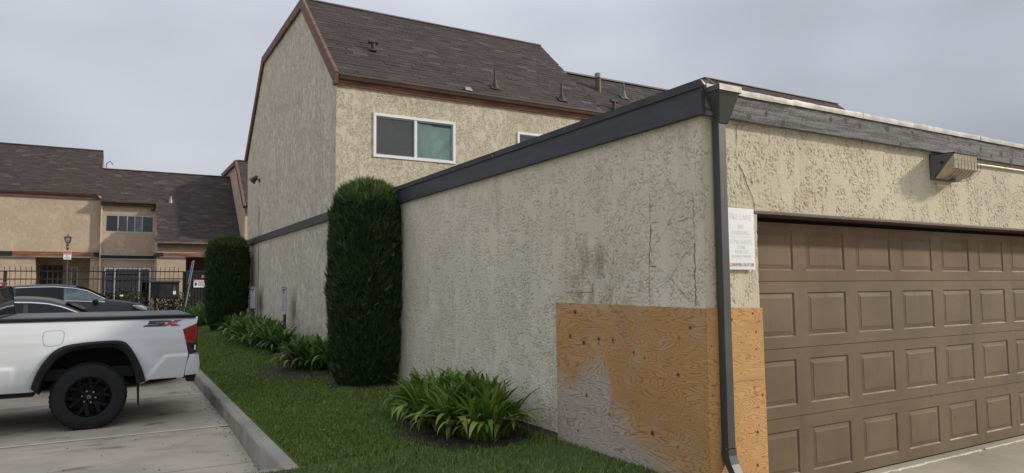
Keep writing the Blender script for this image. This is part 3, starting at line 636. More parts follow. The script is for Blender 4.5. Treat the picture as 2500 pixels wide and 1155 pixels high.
# ------------------------------------------------------------------ row houses
SLOPE = .89; ANG = math.atan(SLOPE)
def shingle_mesh(w, t=.012, L=.19):
    m = MB(); c, s = math.cos(ANG), math.sin(ANG)
    def P(u, v, h): return (u, v*c-h*s, v*s+h*c)
    m.hexa([P(0,0,-.004), P(w,0,-.004), P(w,L,-.004), P(0,L,-.004)], [P(0,0,t), P(w,0,t), P(w,L,.003), P(0,L,.003)])
    me = bpy.data.meshes.new('shingle'); me.from_pydata(m.v, [], m.f); me.materials.append(M['shingle']); return me
SHM = [shingle_mesh(w, t) for w, t in ((.298, .007), (.298, .009), (.297, .006), (.298, .011), (.285, .008))]
def shingle_courses(x0, x1, y0, z0, nrow, parent, keep=None, individual=0, exp=.135, tw=.30):
    """shingles laid in courses on the slope that starts at (y0, z0); the individual ones are objects, the rest one mesh"""
    c, s = math.cos(ANG), math.sin(ANG); cells = []
    for r in range(nrow):
        off = (r % 2)*tw*.5+random.uniform(-.05, .05); x = x0-off
        while x < x1:
            a, b = max(x, x0), min(x+tw, x1)
            if b-a > .04:
                yy = y0+r*exp*c; zz = z0+r*exp*s
                if keep is None or keep((a+b)/2, zz): cells.append((a, b, yy, zz))
            x += tw
    cells.sort(key=lambda q: q[0]**2+q[2]**2); off = origin(parent)
    full = [q for q in cells if q[1]-q[0] > tw-.01][:individual]; fs = set(full)
    for a, b, y, z in full:
        o = link('shingle', random.choice(SHM), parent, Vector((a+.002, y, z+random.uniform(0, .0015)))-off); o.rotation_euler = (random.uniform(-.003, .006), 0, random.uniform(-.002, .002))
    rest = [q for q in cells if q not in fs]
    if rest:
        m = MB()
        for a, b, y, z in rest:
            t = random.choice((.006, .008, .011)); L = .19; P = lambda u, v, h: (u, y+v*c-h*s, z+v*s+h*c)
            m.add([P(a+.002,0,-.004), P(b-.003,0,-.004), P(b-.003,0,t), P(a+.002,0,t), P(b-.003,L,.003), P(a+.002,L,.003)], [(0,1,2,3), (3,2,4,5)])
        me = bpy.data.meshes.new('shingles'); me.from_pydata([tuple(Vector(p)-off) for p in m.v], [], m.f); me.materials.append(M['shingle']); o = link('shingles', me, parent); o['kind'] = 'stuff'
def win_wall(mb, u0, u1, z0, z1, y, holes, depth=.12):
    us = sorted({u0, u1, *[h[0] for h in holes], *[h[1] for h in holes]}); zs = sorted({z0, z1, *[h[2] for h in holes], *[h[3] for h in holes]})
    for a, b in zip(us, us[1:]):
        for c, d in zip(zs, zs[1:]):
            if any(h[0] <= (a+b)/2 <= h[1] and h[2] <= (c+d)/2 <= h[3] for h in holes): continue
            mb.quad((a,y,c), (b,y,c), (b,y,d), (a,y,d))
    for a, b, c, d in holes:
        for p, q in (((a,c),(b,c)), ((b,c),(b,d)), ((b,d),(a,d)), ((a,d),(a,c))): mb.quad((p[0],y,p[1]), (q[0],y,q[1]), (q[0],y+depth,q[1]), (p[0],y+depth,p[1]))
def cloth(x0, x1, z0, z1, y, seed, sag=.03, top=.05):
    m = MB(); rows = []; nx, nz = 40, 30
    for j in range(nz+1):
        row = []
        for i in range(nx+1):
            u, v = i/nx, j/nz; zt = z1-top*(.25+.9*u*.6)-sag*math.sin(math.pi*u); x = x0+(x1-x0)*u; z = z0+(zt-z0)*v
            f = .05*float(fbm(np.array([u*3.5+v*2.2+seed]), np.array([v*1.7-u*1.2]), 3, 3)[0])+.010*math.sin((u*1.1-v*.8)*16+seed)
            row.append((x, y+f, z))
        rows.append(row)
    m.grid(rows); return m
def sliding_window(parent, x0, x1, z0, z1, y, right_cloth=True):
    w = .052; f = MB()
    f.box(x0, x1, y-.022, y+.05, z0, z0+w); f.box(x0, x1, y-.022, y+.05, z1-w, z1); f.box(x0, x0+w, y-.0215, y+.05, z0+w, z1-w); f.box(x1-w, x1, y-.0215, y+.05, z0+w, z1-w)
    win = obj('window', f, M['white_frame'], parent, bevel=.004); mx = (x0+x1)/2
    f = MB(); f.box(mx-.024, mx+.024, y-.012, y+.04, z0+w, z1-w); obj('mullion', f, M['white_frame'], win, bevel=.003)
    f = MB()
    for a, b in ((x0+w, mx-.024), (mx+.024, x1-w)):
        c = .022; f.box(a, b, y+.012, y+.035, z0+w, z0+w+c); f.box(a, b, y+.012, y+.035, z1-w-c, z1-w); f.box(a, a+c, y+.0125, y+.035, z0+w+c, z1-w-c); f.box(b-c, b, y+.0125, y+.035, z0+w+c, z1-w-c)
    obj('sash', f, M['grey_frame'], win)
    for a, b in ((x0+w, mx-.024), (mx+.024, x1-w)): f = MB(); f.quad((a,y+.028,z0+w), (b,y+.028,z0+w), (b,y+.028,z1-w), (a,y+.028,z1-w)); obj('pane', f, M['glass'], win)
    k = NT('insect_mesh'); ms = k.n('MixShader', {0: .42, 1: k.n('BsdfTransparent'), 2: k.b.outputs[0]}); k.p(Base_Color=(.085,.085,.085), Roughness=.8); k.t.links.new(ms, k.out.inputs['Surface'])
    f = MB(); f.quad((x0+w+.02,y+.006,z0+w+.02), (mx-.03,y+.006,z0+w+.02), (mx-.03,y+.006,z1-w-.03), (x0+w+.02,y+.006,z1-w-.03)); obj('insect_screen', f, k.m, win)
    obj('curtain', cloth(x0+w, mx, z0+w, z1-w, y+.075, 1.3, .01, .03), M['curtain_w'], win, smooth='all'); obj('curtain', cloth(mx, x1-w, z0+w, z1-w, y+.065, 4.1, .02, .09), M['curtain_g'], win, smooth='all', label='creased green cloth curtain')
    f = MB(); f.box(x0, x1, y+.14, y+.75, z0-.05, z1+.05); obj('room', f, M['dark_in'], win)
def gutter(parent, x0, x1, y, z, material):
    m = MB(); P = [(0,0), (0,-.10), (-.075,-.10), (-.095,-.05), (-.11,-.03), (-.11,0), (-.10,0), (-.09,-.035), (-.07,-.09), (-.01,-.09), (-.01,0)]
    m.prism([(x0, y+a, z+b) for a, b in P], (x1-x0, 0, 0)); return obj('gutter', m, material, parent)
def pipe_vent(parent, x, y, z, h=.36, mat_=None):
    m = MB(); r = .024; m.lathe([(.075, -.03), (.06, .05), (.036, .15), (r+.006, .17)], (x, y, z), 'Z', 12); m.lathe([(r, .15), (r, h), (0, h)], (x, y, z), 'Z', 12)
    c, s = math.cos(ANG), math.sin(ANG); m.hexa([(x-.11, y-.10*c-.010, z-.10*s), (x+.11, y-.10*c-.010, z-.10*s), (x+.11, y+.10*c-.010, z+.10*s), (x-.11, y+.10*c-.010, z+.10*s)], [(x-.11, y-.10*c-.017, z-.10*s+.008), (x+.11, y-.10*c-.017, z-.10*s+.008), (x+.11, y+.10*c-.017, z+.10*s+.008), (x-.11, y+.10*c-.017, z+.10*s+.008)])
    return obj('vent_pipe', m, mat_ or M['rust_dark'], parent, smooth=True)
def tee_vent(parent, x, y, z):
    m = MB(); m.lathe([(.045, -.04), (.045, .12)], (x, y, z), 'Z', 12); m.tube([(x-.10, y, z+.145), (x+.10, y, z+.145)], .042, 12); m.box(x-.07, x+.07, y-.07, y+.06, z-.05, z-.02); return obj('tee_vent', m, M['vent_brown'], parent, smooth=True)
HY, HZ = 12.65, 5.60            # eave edge of the near row
def build_house():
    h = thing('house', 'two storey tan stucco end house with brown shingle mansard roof and rust brown rake boards', 'house', (3.6, 17.5, 0))
    x1 = 9.88; RY, RZ = 15.42, 8.06; KY, EY = 20.05, 22.62
    m = MB(); m.prism([(XW, 12.75, 2.80), (XW, 12.75, 5.5), (XW, RY+.06, RZ-.14), (XW, KY-.06, RZ-.14), (XW, EY-.2, 5.5), (XW, EY-.42, 2.80)], (.14, 0, 0)); obj('gable_wall', m, M['stucco_gable'], h)
    m = MB(); m.box(XW, XW+.14, 12.78, 22.2, 0, 2.797); obj('lower_wall', m, M['stucco_gable'], h)
    m = MB(); m.prism([(9.74, 12.78, 2.8), (9.74, 12.78, 5.5), (9.74, RY+.06, RZ-.14), (9.74, KY-.06, RZ-.14), (9.74, EY-.2, 5.5), (9.74, EY-.42, 2.8)], (.12, 0, 0)); obj('party_wall', m, M['stucco_house'], h)
    for a, b in ((12.76, 16.4), (16.404, 20.31), (20.314, 22.32)): m = MB(); m.box(3.55, XW-.001, a, b, 2.865, 3.032); obj('band_board', m, M['grey_paint'], h, bevel=.004)
    m = MB(); m.tube([(XW-.008, 20.31, .5), (XW-.008, 20.31, 2.8)], .006, 6); m.tube([(XW-.008, 20.34, 3.05), (XW-.008, 20.36, 3.9)], .005, 6); obj('cable', m, M['crack'], h)
    w1 = (4.318, 6.06, 4.095, 4.955); w2 = (7.54, 9.0, 4.095, 4.925); m = MB()
    win_wall(m, XW+.001, 9.34, 2.8, 5.45, 12.746, [w1, w2]); obj('front_wall', m, M['stucco_house'], h)
    m = MB(); m.box(XW+.14, 9.33, 22.0, 22.2, 0, 5.5); obj('back_wall', m, M['stucco_house'], h)
    sliding_window(h, *w1, 12.746); sliding_window(h, *w2, 12.746)
    # roof deck with shingles
    c, s = math.cos(ANG), math.sin(ANG)
    m = MB(); T = .10
    m.prism([(XW-.03, HY+.02, HZ-.03), (XW-.03, RY, RZ-.03), (XW-.03, KY, RZ-.03), (XW-.03, EY, HZ-.03), (XW-.03, EY-.1, HZ-.12), (XW-.03, KY-.05, RZ-.15), (XW-.03, RY+.05, RZ-.15), (XW-.03, HY+.12, HZ-.10)], (x1-XW+.03, 0, 0)); roof = obj('roof', m, M['rust_dark'], h)
    n = int((RZ-HZ)/(.135*s))+1; shingle_courses(XW-.03, x1, HY, HZ-.025, n, roof, individual=290)
    m = MB(); m.box(XW-.04, x1, RY-.03, RY+.14, RZ-.012, RZ+.014); obj('ridge_cap', m, M['ridge'], roof)
    # rake boards round the gable: two thicknesses
    prof = [(HY-.02, HZ-.20), (HY-.06, HZ+.01), (RY-.02, RZ+.01), (KY+.02, RZ+.01), (EY+.10, HZ-.02), (EY+.06, HZ-.2)]
    inn = [(HY+.16, HZ-.20), (HY+.14, HZ-.12), (RY+.085, RZ-.20), (KY-.085, RZ-.20), (EY-.11, HZ-.09), (EY-.13, HZ-.2)]
    for i in range(1, 4):
        a, b, p, q = prof[i], prof[i+1], inn[i], inn[i+1]; m = MB(); m.prism([(XW-.065, *a), (XW-.065, *b), (XW-.065, *q), (XW-.065, *p)], (.063, 0, 0)); obj('rake_board', m, M['rust'], h, bevel=.004)
    m = MB(); m.prism([(XW-.065, HY-.055, HZ-.012), (XW-.065, HY+.138, HZ-.125), (XW-.065, HY+.138, HZ-.20), (XW-.065, HY-.03, HZ-.20)], (.063, 0, 0)); obj('rake_board', m, M['rust'], h)
    m = MB(); m.box(XW+.001, 9.86, 12.70, 12.748, 5.40, 5.52); obj('fascia', m, M['orange_trim'], h, bevel=.004)
    gutter(h, XW+.02, 9.87, 12.698, 5.60, M['rust_dark'])
    m = MB(); m.box(9.25, 9.40, 12.735, 12.749, 2.9, 5.398); obj('corner_trim', m, M['orange_trim'], h)
    tee_vent(h, 4.62, 13.68, HZ+SLOPE*(13.68-HY)+.03)
    for x, y in ((7.14, 13.0), (8.84, 12.93)): pipe_vent(h, x, y, HZ+SLOPE*(y-HY), .38, M['vent_brown'])
    m = MB(); m.add([(6.28,12.7,5.66),(6.46,12.7,5.66),(6.44,12.80,5.76),(6.30,12.80,5.76),(6.30,12.72,5.72)], [(0,1,2,3),(0,3,4)]); obj('flashing_tab', m, M['galv'], h)
    # flood lamp on the gable
    t = thing('flood_lamp', 'small bronze flood lamp high on the shaded gable wall', 'lamp', (3.55, 20.5, 4.7))
    m = MB(); m.lathe([(.06, 0), (.06, .03), (0, .03)], (XW-.03, 20.35, 4.62), 'X', 12); m.tube([(XW-.02, 20.35, 4.62), (3.53, 20.37, 4.64), (3.50, 20.39, 4.67)], .02, 8); obj('arm', m, M['bronze'], t)
    m = MB(); A = Vector((3.48, 20.40, 4.69)); d = Vector((-.5, .35, -.6)).normalized(); m.tube([A-d*.07, A, A+d*.07, A+d*.14], [.035, .06, .085, .10], 14); obj('shade', m, M['bronze'], t, smooth=True)
    m = MB(); m.tube([A+d*.135, A+d*.147], [.088, .04], 14); obj('lamp_glass', m, M['galv'], t)
    return h
build_house()
def row_front(h, x0, x1, rz, y0=HY, z0=HZ, wall_y=12.75, ridge_back=6.0, stuc='stucco_house', end_cut=None):
    n = int((rz-z0)/(.135*math.sin(ANG)))+1; ry = y0+(rz-z0)/SLOPE
    m = MB(); m.prism([(x0, y0+.02, z0-.03), (x0, ry, rz-.03), (x0, ry+ridge_back, rz-.03), (x0, ry+ridge_back+.1, z0-.2), (x0, ry+ridge_back, rz-.2), (x0, ry+.1, rz-.2), (x0, y0+.2, z0-.12)], (x1-x0, 0, 0)); roof = obj('roof', m, M['rust_dark'], h)
    shingle_courses(x0, x1, y0, z0-.025, n, roof); m = MB(); m.box(x0, x1, ry-.05, ry+.14, rz-.012, rz+.014); obj('ridge_cap', m, M['ridge'], roof)
    return roof, ry
def near_row():
    h = thing('house', 'lower middle house of the near row with several vent pipes on its shingle roof', 'house', (13, 17.5, 0))
    roof, ry = row_front(h, 9.882, 16.04, 6.96); m = MB(); m.box(9.42, 16.0, 12.76, 13.0, 2.0, 5.5); m.box(9.42, 16.0, 20.5, 20.7, 0, 5.5); obj('wall', m, M['stucco_house'], h)
    m = MB(); m.box(9.87, 16.02, 12.705, 12.75, 5.40, 5.52); obj('fascia', m, M['orange_trim'], h)
    fl = MB(); fl.lathe([(.072, -.1), (.072, .34)], (10.42, 13.62, 6.42), 'Z', 16); fo = obj('flue_pipe', fl, M['rust_dark'], h, smooth=True); fl = MB(); fl.lathe([(.088, .33), (.088, .45), (.075, .46), (0, .465)], (10.42, 13.62, 6.42), 'Z', 16); obj('flue_cap', fl, M['galv'], fo, smooth=True)
    pipe_vent(h, 11.1, 13.47, HZ+SLOPE*(13.47-HY), .36, M['vent_grey']); tee_vent(h, 10.30, 12.86, 5.83)
    h = thing('house', 'tall house at the far right end of the near row, only its roof showing', 'house', (19, 17.5, 0))
    roof, ry = row_front(h, 16.05, 22.6, 8.07, ridge_back=4.6); m = MB(); m.prism([(16.06, 12.75, 2.0), (16.06, 12.75, 5.5), (16.06, ry+.05, 7.95), (16.06, ry+4.6, 7.95), (16.06, 22.2, 5.5), (16.06, 22.2, 2.0)], (6.5, 0, 0)); obj('wall', m, M['stucco_house'], h)
    for a, b, p, q in (((HY-.06, HZ), (ry-.02, 8.09), (HY+.2, HZ-.1), (ry+.1, 7.84)), ((ry-.02, 8.09), (ry+4.62, 8.09), (ry+.1, 7.84), (ry+4.5, 7.84))):
        m = MB(); m.prism([(15.97, *a), (15.97, *b), (15.97, *q), (15.97, *p)], (.08, 0, 0)); obj('rake_board', m, M['rust'], h)
near_row()
FY, FZ = 35.2, 5.85               # eave edge of the far row
def far_window(parent, x0, x1, z0, z1, y, bars, fr=.05, frame=None, curtain=None):
    frame = frame or M['grey_frame']
    f = MB(); f.box(x0, x1, y-.03, y+.03, z0, z0+fr); f.box(x0, x1, y-.03, y+.03, z1-fr, z1); f.box(x0, x0+fr, y-.029, y+.03, z0+fr, z1-fr); f.box(x1-fr, x1, y-.029, y+.03, z0+fr, z1-fr)
    w = obj('window', f, frame, parent); e = [x0+fr]+[b for b in bars]+[x1-fr]
    for b in bars: m = MB(); m.box(b-.022, b+.022, y-.025, y+.025, z0+fr, z1-fr); obj('mullion', m, frame, w)
    for i, (a, b) in enumerate(zip(e, e[1:])):
        m = MB(); m.quad((a,y+.01,z0+fr), (b,y+.01,z0+fr), (b,y+.01,z1-fr), (a,y+.01,z1-fr)); obj('pane', m, M['glass_far'] if not curtain else M['glass'], w)
        m = MB(); m.grid([[(a+(b-a)*k/10, y+.07+.02*math.sin(k*2.1), z) for k in range(11)] for z in (z0+fr, z1-fr)]); c = (.05,.047,.045)
        if curtain: c = curtain[i % len(curtain)]
        obj('curtain', m, mat('far_curtain', c, .9, var=.2), w)
def far_row():
    # left tall house
    h = thing('far_house', 'far tan house at left with tall shingle roof and recessed front door', 'house', (-4, 37, .3)); x0, x1 = -9.5, -.41
    roof, ry = row_front(h, x0, x1, 8.12, FY-.15, FZ-.13, ridge_back=5)
    m = MB(); win_wall(m, x0, -.37, 3.19, 5.65, 35.12, []); m.prism([(-.50, 35.13, 3), (-.50, 35.2, 5.6), (-.50, 37.9, 7.95), (-.50, 42.5, 7.95), (-.50, 42.5, 3)], (.08, 0, 0)); obj('upper_wall', m, M['stucco_far'], h)
    m = MB(); win_wall(m, x0, -2.76, .2, 2.97, 35.16, []); win_wall(m, -.74, -.37, .2, 2.97, 35.16, []); m.box(-2.76, -2.70, 35.17, 36.8, .2, 2.97); obj('lower_wall', m, M['stucco_far'], h)
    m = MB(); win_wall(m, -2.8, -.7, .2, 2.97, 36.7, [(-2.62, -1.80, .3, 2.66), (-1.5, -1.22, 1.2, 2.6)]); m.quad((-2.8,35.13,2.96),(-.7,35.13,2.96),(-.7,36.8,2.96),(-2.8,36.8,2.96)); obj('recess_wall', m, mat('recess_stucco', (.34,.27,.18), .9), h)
    m = MB(); m.box(-2.62, -1.80, 36.72, 36.78, .3, 2.66); d = obj('door', m, M['brown_wood'], h)
    for k in range(9): m = MB(); x = -2.58+k*.092; m.box(x, x+.02, 36.60, 36.62, .35, 2.62); obj('security_bar', m, M['bronze'], d)
    far_window(h, -1.5, -1.22, 1.2, 2.6, 36.74, [])
    m = MB(); m.box(-3.5, -.62, 35.04, 35.11, 2.975, 3.185); obj('beam', m, M['orange_trim'], h, label='rust brown beam over the recess'); m = MB(); m.box(x0, -3.502, 35.05, 35.11, 2.975, 3.185); m.box(-.618, -.40, 35.03, 35.11, 2.975, 3.185); obj('beam', m, M['dark_band'], h, label='dark grey beam')
    m = MB(); m.box(x0, x1, 35.06, 35.115, 5.48, 5.60); obj('fascia', m, M['rust'], h); gutter(h, x0, x1, 35.06, 5.73, M['rust_dark'])
    m = MB(); m.box(-.40, -.33, 34.93, 34.99, .3, 5.5); m.hexa([(-.40,34.93,5.5),(-.33,34.93,5.5),(-.33,34.99,5.5),(-.40,34.99,5.5)], [(-.52,34.93,5.64),(-.44,34.93,5.64),(-.44,35.0,5.64),(-.52,35.0,5.64)]); obj('downspout', m, mat('tan_downspout', (.58,.46,.30), .5), h)
    m = MB(); m.tube([(-.3, 37.5, 7.1), (-.26, 37.5, 7.5), (-.12, 37.5, 7.6), (.0, 37.5, 7.45)], .02, 6); obj('cable_loop', m, M['black_metal'], h)
    # middle house: upper roof over a bay, and a long slope to the right
    h = thing('far_house', 'far middle house with five pane upstairs window and long low shingle slope', 'house', (2, 36, .3)); x0, x1 = -.412, 5.05; xb = 1.72
    yb, zb = 32.66, 3.585; rz = 7.11; ry = FY+(rz-FZ)/SLOPE; yu, zu = 34.76, FZ+SLOPE*(34.66-FY)
    m = MB(); m.prism([(x0, yu, zu-.03), (x0, ry, rz-.03), (x0, ry+5, rz-.03), (x0, ry+5, rz-.2), (x0, ry+.1, rz-.2), (x0, yu+.1, zu-.14)], (xb-x0, 0, 0)); m.prism([(xb, yb, zb-.03), (xb, ry, rz-.03), (xb, ry+5, rz-.03), (xb, ry+5, rz-.2), (xb, ry+.1, rz-.2), (xb, yb+.1, zb-.14)], (x1-xb, 0, 0)); roof = obj('roof', m, M['rust_dark'], h)
    nn = int((rz-zb)/(.135*math.sin(ANG))); shingle_courses(x0, x1, yb, zb-.025, nn, roof, keep=lambda x, z: x > xb or z > zu-.03); m = MB(); m.box(x0, x1, ry-.05, ry+.14, rz-.012, rz+.014); obj('ridge_cap', m, M['ridge'], roof)
    m = MB(); win_wall(m, -.36, xb, 3.08, 5.6, 35.0, [(-.24, 1.69, 4.07, 4.87)]); obj('upper_wall', m, M['stucco_far'], h)
    m = MB(); win_wall(m, -.36, xb, .2, 2.9, 35.02, [(-.21, 1.61, .75, 2.52)]); obj('lower_wall', m, M['stucco_far'], h)
    m = MB(); m.prism([(xb, 32.85, .2), (xb, 32.85, 3.55), (xb, 35.05, 5.5), (xb, 35.05, .2)], (.1, 0, 0)); m.quad((xb+.001,32.845,3.12),(5.05,32.845,3.12),(5.05,32.845,3.62),(xb+.001,32.845,3.62)); m.quad((xb+.001,32.846,.2),(2.83,32.846,.2),(2.83,32.846,2.93),(xb+.001,32.846,2.93)); m.box(2.78, 2.829, 32.86, 34.2, .2, 2.93); obj('wing_wall', m, M['stucco_far'], h)
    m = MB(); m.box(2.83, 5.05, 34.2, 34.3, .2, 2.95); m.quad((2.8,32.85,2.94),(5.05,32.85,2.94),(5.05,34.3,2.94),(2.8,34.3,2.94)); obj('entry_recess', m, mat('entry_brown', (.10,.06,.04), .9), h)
    m = MB(); m.box(-.36, xb-.02, 34.93, 34.99, 2.91, 3.07); m.box(xb-.06, xb+.22, 32.74, 32.84, 2.94, 3.11); m.box(xb-.06, xb-.003, 32.85, 34.98, 2.92, 3.09); obj('beam', m, M['dark_band'], h, label='dark grey band'); m = MB(); m.box(xb+.225, 5.05, 32.745, 32.84, 2.94, 3.11); obj('beam', m, M['orange_trim'], h, label='rust brown beam')
    m = MB(); m.box(x0, xb, 34.80, 34.86, 5.26, 5.41); m.box(x0, xb, 34.70, 34.80, 5.40, 5.45); obj('fascia', m, M['rust_dark'], h); m = MB(); m.box(xb-.03, x1, 32.56, 32.68, 3.50, 3.575); gm = obj('gutter', m, M['ridge'], h); m = MB(); m.box(xb-.02, x1, 32.66, 32.84, 3.36, 3.50); obj('fascia', m, M['rust_dark'], h)
    far_window(h, -.24, 1.69, 4.07, 4.87, 35.04, [.265, .622, .911, 1.207], .06, curtain=[(.10,.06,.045), (.20,.21,.20), (.09,.10,.12), (.20,.21,.21), (.045,.035,.03)])
    far_window(h, -.21, 1.61,   .75, 2.52, 35.06, [.206, 1.158], .06, M['white_frame'])
    m = MB(); m.lathe([(.10, -.05), (.075, .10), (.045, .22), (.045, .28)], (2.30, 34.86, 5.5), 'Z', 10); obj('vent_cone', m, M['galv'], h, smooth=True); m = MB(); m.lathe([(.04, .28), (.04, .42), (0, .42)], (2.30, 34.86, 5.5), 'Z', 8); obj('vent_pipe', m, M['black_metal'], h)
    m = MB(); m.lathe([(.0, -.07), (.06, -.05), (.08, 0)], (1.6, 34.93, 5.12), 'Z', 12); m.box(1.52, 1.68, 34.93, 34.99, 5.1, 5.18); obj('camera_dome', m, M['bronze'], h)
    # right house standing forward of the row
    h = thing('far_house', 'far house whose gable side rises between the clipped bush and the near gable', 'house', (8, 36, .3)); x0, x1 = 5.06, 12; fy, fz, rz = 31.85, 5.22, 7.60; ry = fy+(rz-fz)/SLOPE
    roof, _ = row_front(h, x0-.04, x1, rz, fy, fz, ridge_back=4.6)
    m = MB(); m.prism([(x0, 32.0, .2), (x0, 32.0, fz-.12), (x0, ry+.06, rz-.14), (x0, ry+4.5, rz-.14), (x0, ry+7.1, fz-.12), (x0, ry+7.1, .2)], (.15, 0, 0)); m.quad((x0+.15,32.0,.2),(x1,32.0,.2),(x1,32.0,fz-.1),(x0+.15,32.0,fz-.1)); obj('wall', m, M['stucco_far'], h)
    for a, b, p, q in (((fy-.1, fz-.05), (ry, rz+.02), (fy+.14, fz-.15), (ry+.1, rz-.2)), ((ry, rz+.02), (ry+4.7, rz+.02), (ry+.1, rz-.2), (ry+4.6, rz-.2))): m = MB(); m.prism([(x0-.1, *a), (x0-.1, *b), (x0-.1, *q), (x0-.1, *p)], (.098, 0, 0)); obj('rake_board', m, M['rust'], h)
    m = MB(); m.box(x0, x1, fy+.02, 31.99, fz-.34, fz-.12); obj('fascia', m, M['rust_dark'], h)
far_row()

# ------------------------------------------------------------------ fence, gate, lamp post, letter boxes, signs
FENCE_Y = 31.4
def fence():
    f = thing('iron_fence', 'black iron picket fence with tops bent outward before the far houses', 'fence', (-2, FENCE_Y, .25))
    for z in (2.28, 1.985, .55): m = MB(); m.box(-9, 2.66, FENCE_Y-.018, FENCE_Y+.018, z-.02, z+.02); obj('rail', m, M['black_metal'], f)
    pm = MB(); pm.tube([(0,0,0), (0,0,1.85), (0,-.02,2.02), (0,-.09,2.12), (0,-.2,2.17)], .0105, 6); first = None; n = int((2.62+9)/.165)
    for k in range(n):
        x = -8.95+k*.165
        if first is None:
            pm2 = MB(); pm2.v = [(a+x, b+FENCE_Y, c+.28) for a, b, c in pm.v]; pm2.f = pm.f; pm2.mi = pm.mi; first = obj('picket', pm2, M['black_metal'], f)
            x_first = x
        else: o = first.copy(); COL.objects.link(o); o.parent = f; o.location = (x-x_first, 0, 0)
    for x in (-6.8, -3.32, -.2, 2.66): m = MB(); m.box(x-.05, x+.05, FENCE_Y+.03, FENCE_Y+.13, .2, 2.3); obj('post', m, M['black_metal'], f)
    g = thing('security_gate', 'dark mesh pedestrian gate with white notice plate beside the clipped bush', 'gate', (3.1, FENCE_Y, .25))
    m = MB(); m.box(2.73, 2.80, FENCE_Y-.03, FENCE_Y+.03, .25, 2.33); m.box(3.72, 3.79, FENCE_Y-.03, FENCE_Y+.03, .25, 2.33); m.box(2.80, 3.72, FENCE_Y-.03, FENCE_Y+.03, 2.26, 2.33); m.box(2.80, 3.72, FENCE_Y-.03, FENCE_Y+.03, .3, .38); obj('gate_frame', m, M['black_metal'], g)
    m = MB(); m.box(2.80, 3.72, FENCE_Y-.005, FENCE_Y+.005, .38, 2.26); obj('mesh_panel', m, mat('gate_mesh', (.022,.02,.022), .7, var=.3, vs=60), g)
    bm_ = MB(); bm_.box(2.86, 2.885, FENCE_Y-.028, FENCE_Y-.008, .38, 2.26); b0 = obj('bar', bm_, M['black_metal'], g)
    for k in range(1, 8): o = b0.copy(); COL.objects.link(o); o.parent = g; o.location = (.11*k, 0, 0)
    m = MB(); m.lathe([(.035, 0), (.04, -.05), (0, -.06)], (2.86, FENCE_Y-.03, 1.30), 'Y', 10); obj('knob', m, M['galv'], g); m = MB(); m.box(3.30, 3.40, FENCE_Y-.04, FENCE_Y-.03, 2.02, 2.14); obj('keypad', m, M['galv'], g)
    s = thing('gate_sign', 'white notice plate with red header fixed on the dark gate', 'sign', (3.24, FENCE_Y-.05, 1.8)); y = FENCE_Y-.045
    m = MB(); m.box(3.01, 3.47, y, y+.004, 1.635, 1.94); p = obj('panel', m, M['sign_white'], s); m = MB(); m.box(3.015, 3.465, y-.003, y-.001, 1.865, 1.935); obj('header', m, mat('faded_red_header', (.55,.16,.13), .5), p)
    m = MB(); m.box(3.05, 3.12, y-.003, y-.001, 1.69, 1.84); m.box(3.12, 3.15, y-.003, y-.001, 1.75, 1.80); obj('camera_mark', m, M['sign_dark'], p)
    m = MB(); [m.box(3.18, 3.44-.03*(k % 2), y-.003, y-.001, 1.83-k*.045, 1.848-k*.045) for k in range(4)]; obj('print_line', m, M['sign_blue'], p); m = MB(); [m.box(3.05+k*.09, 3.12+k*.09, y-.005, y-.0035, 1.885, 1.915) for k in range(4)]; obj('header_print', m, M['sign_white'], p)
fence()
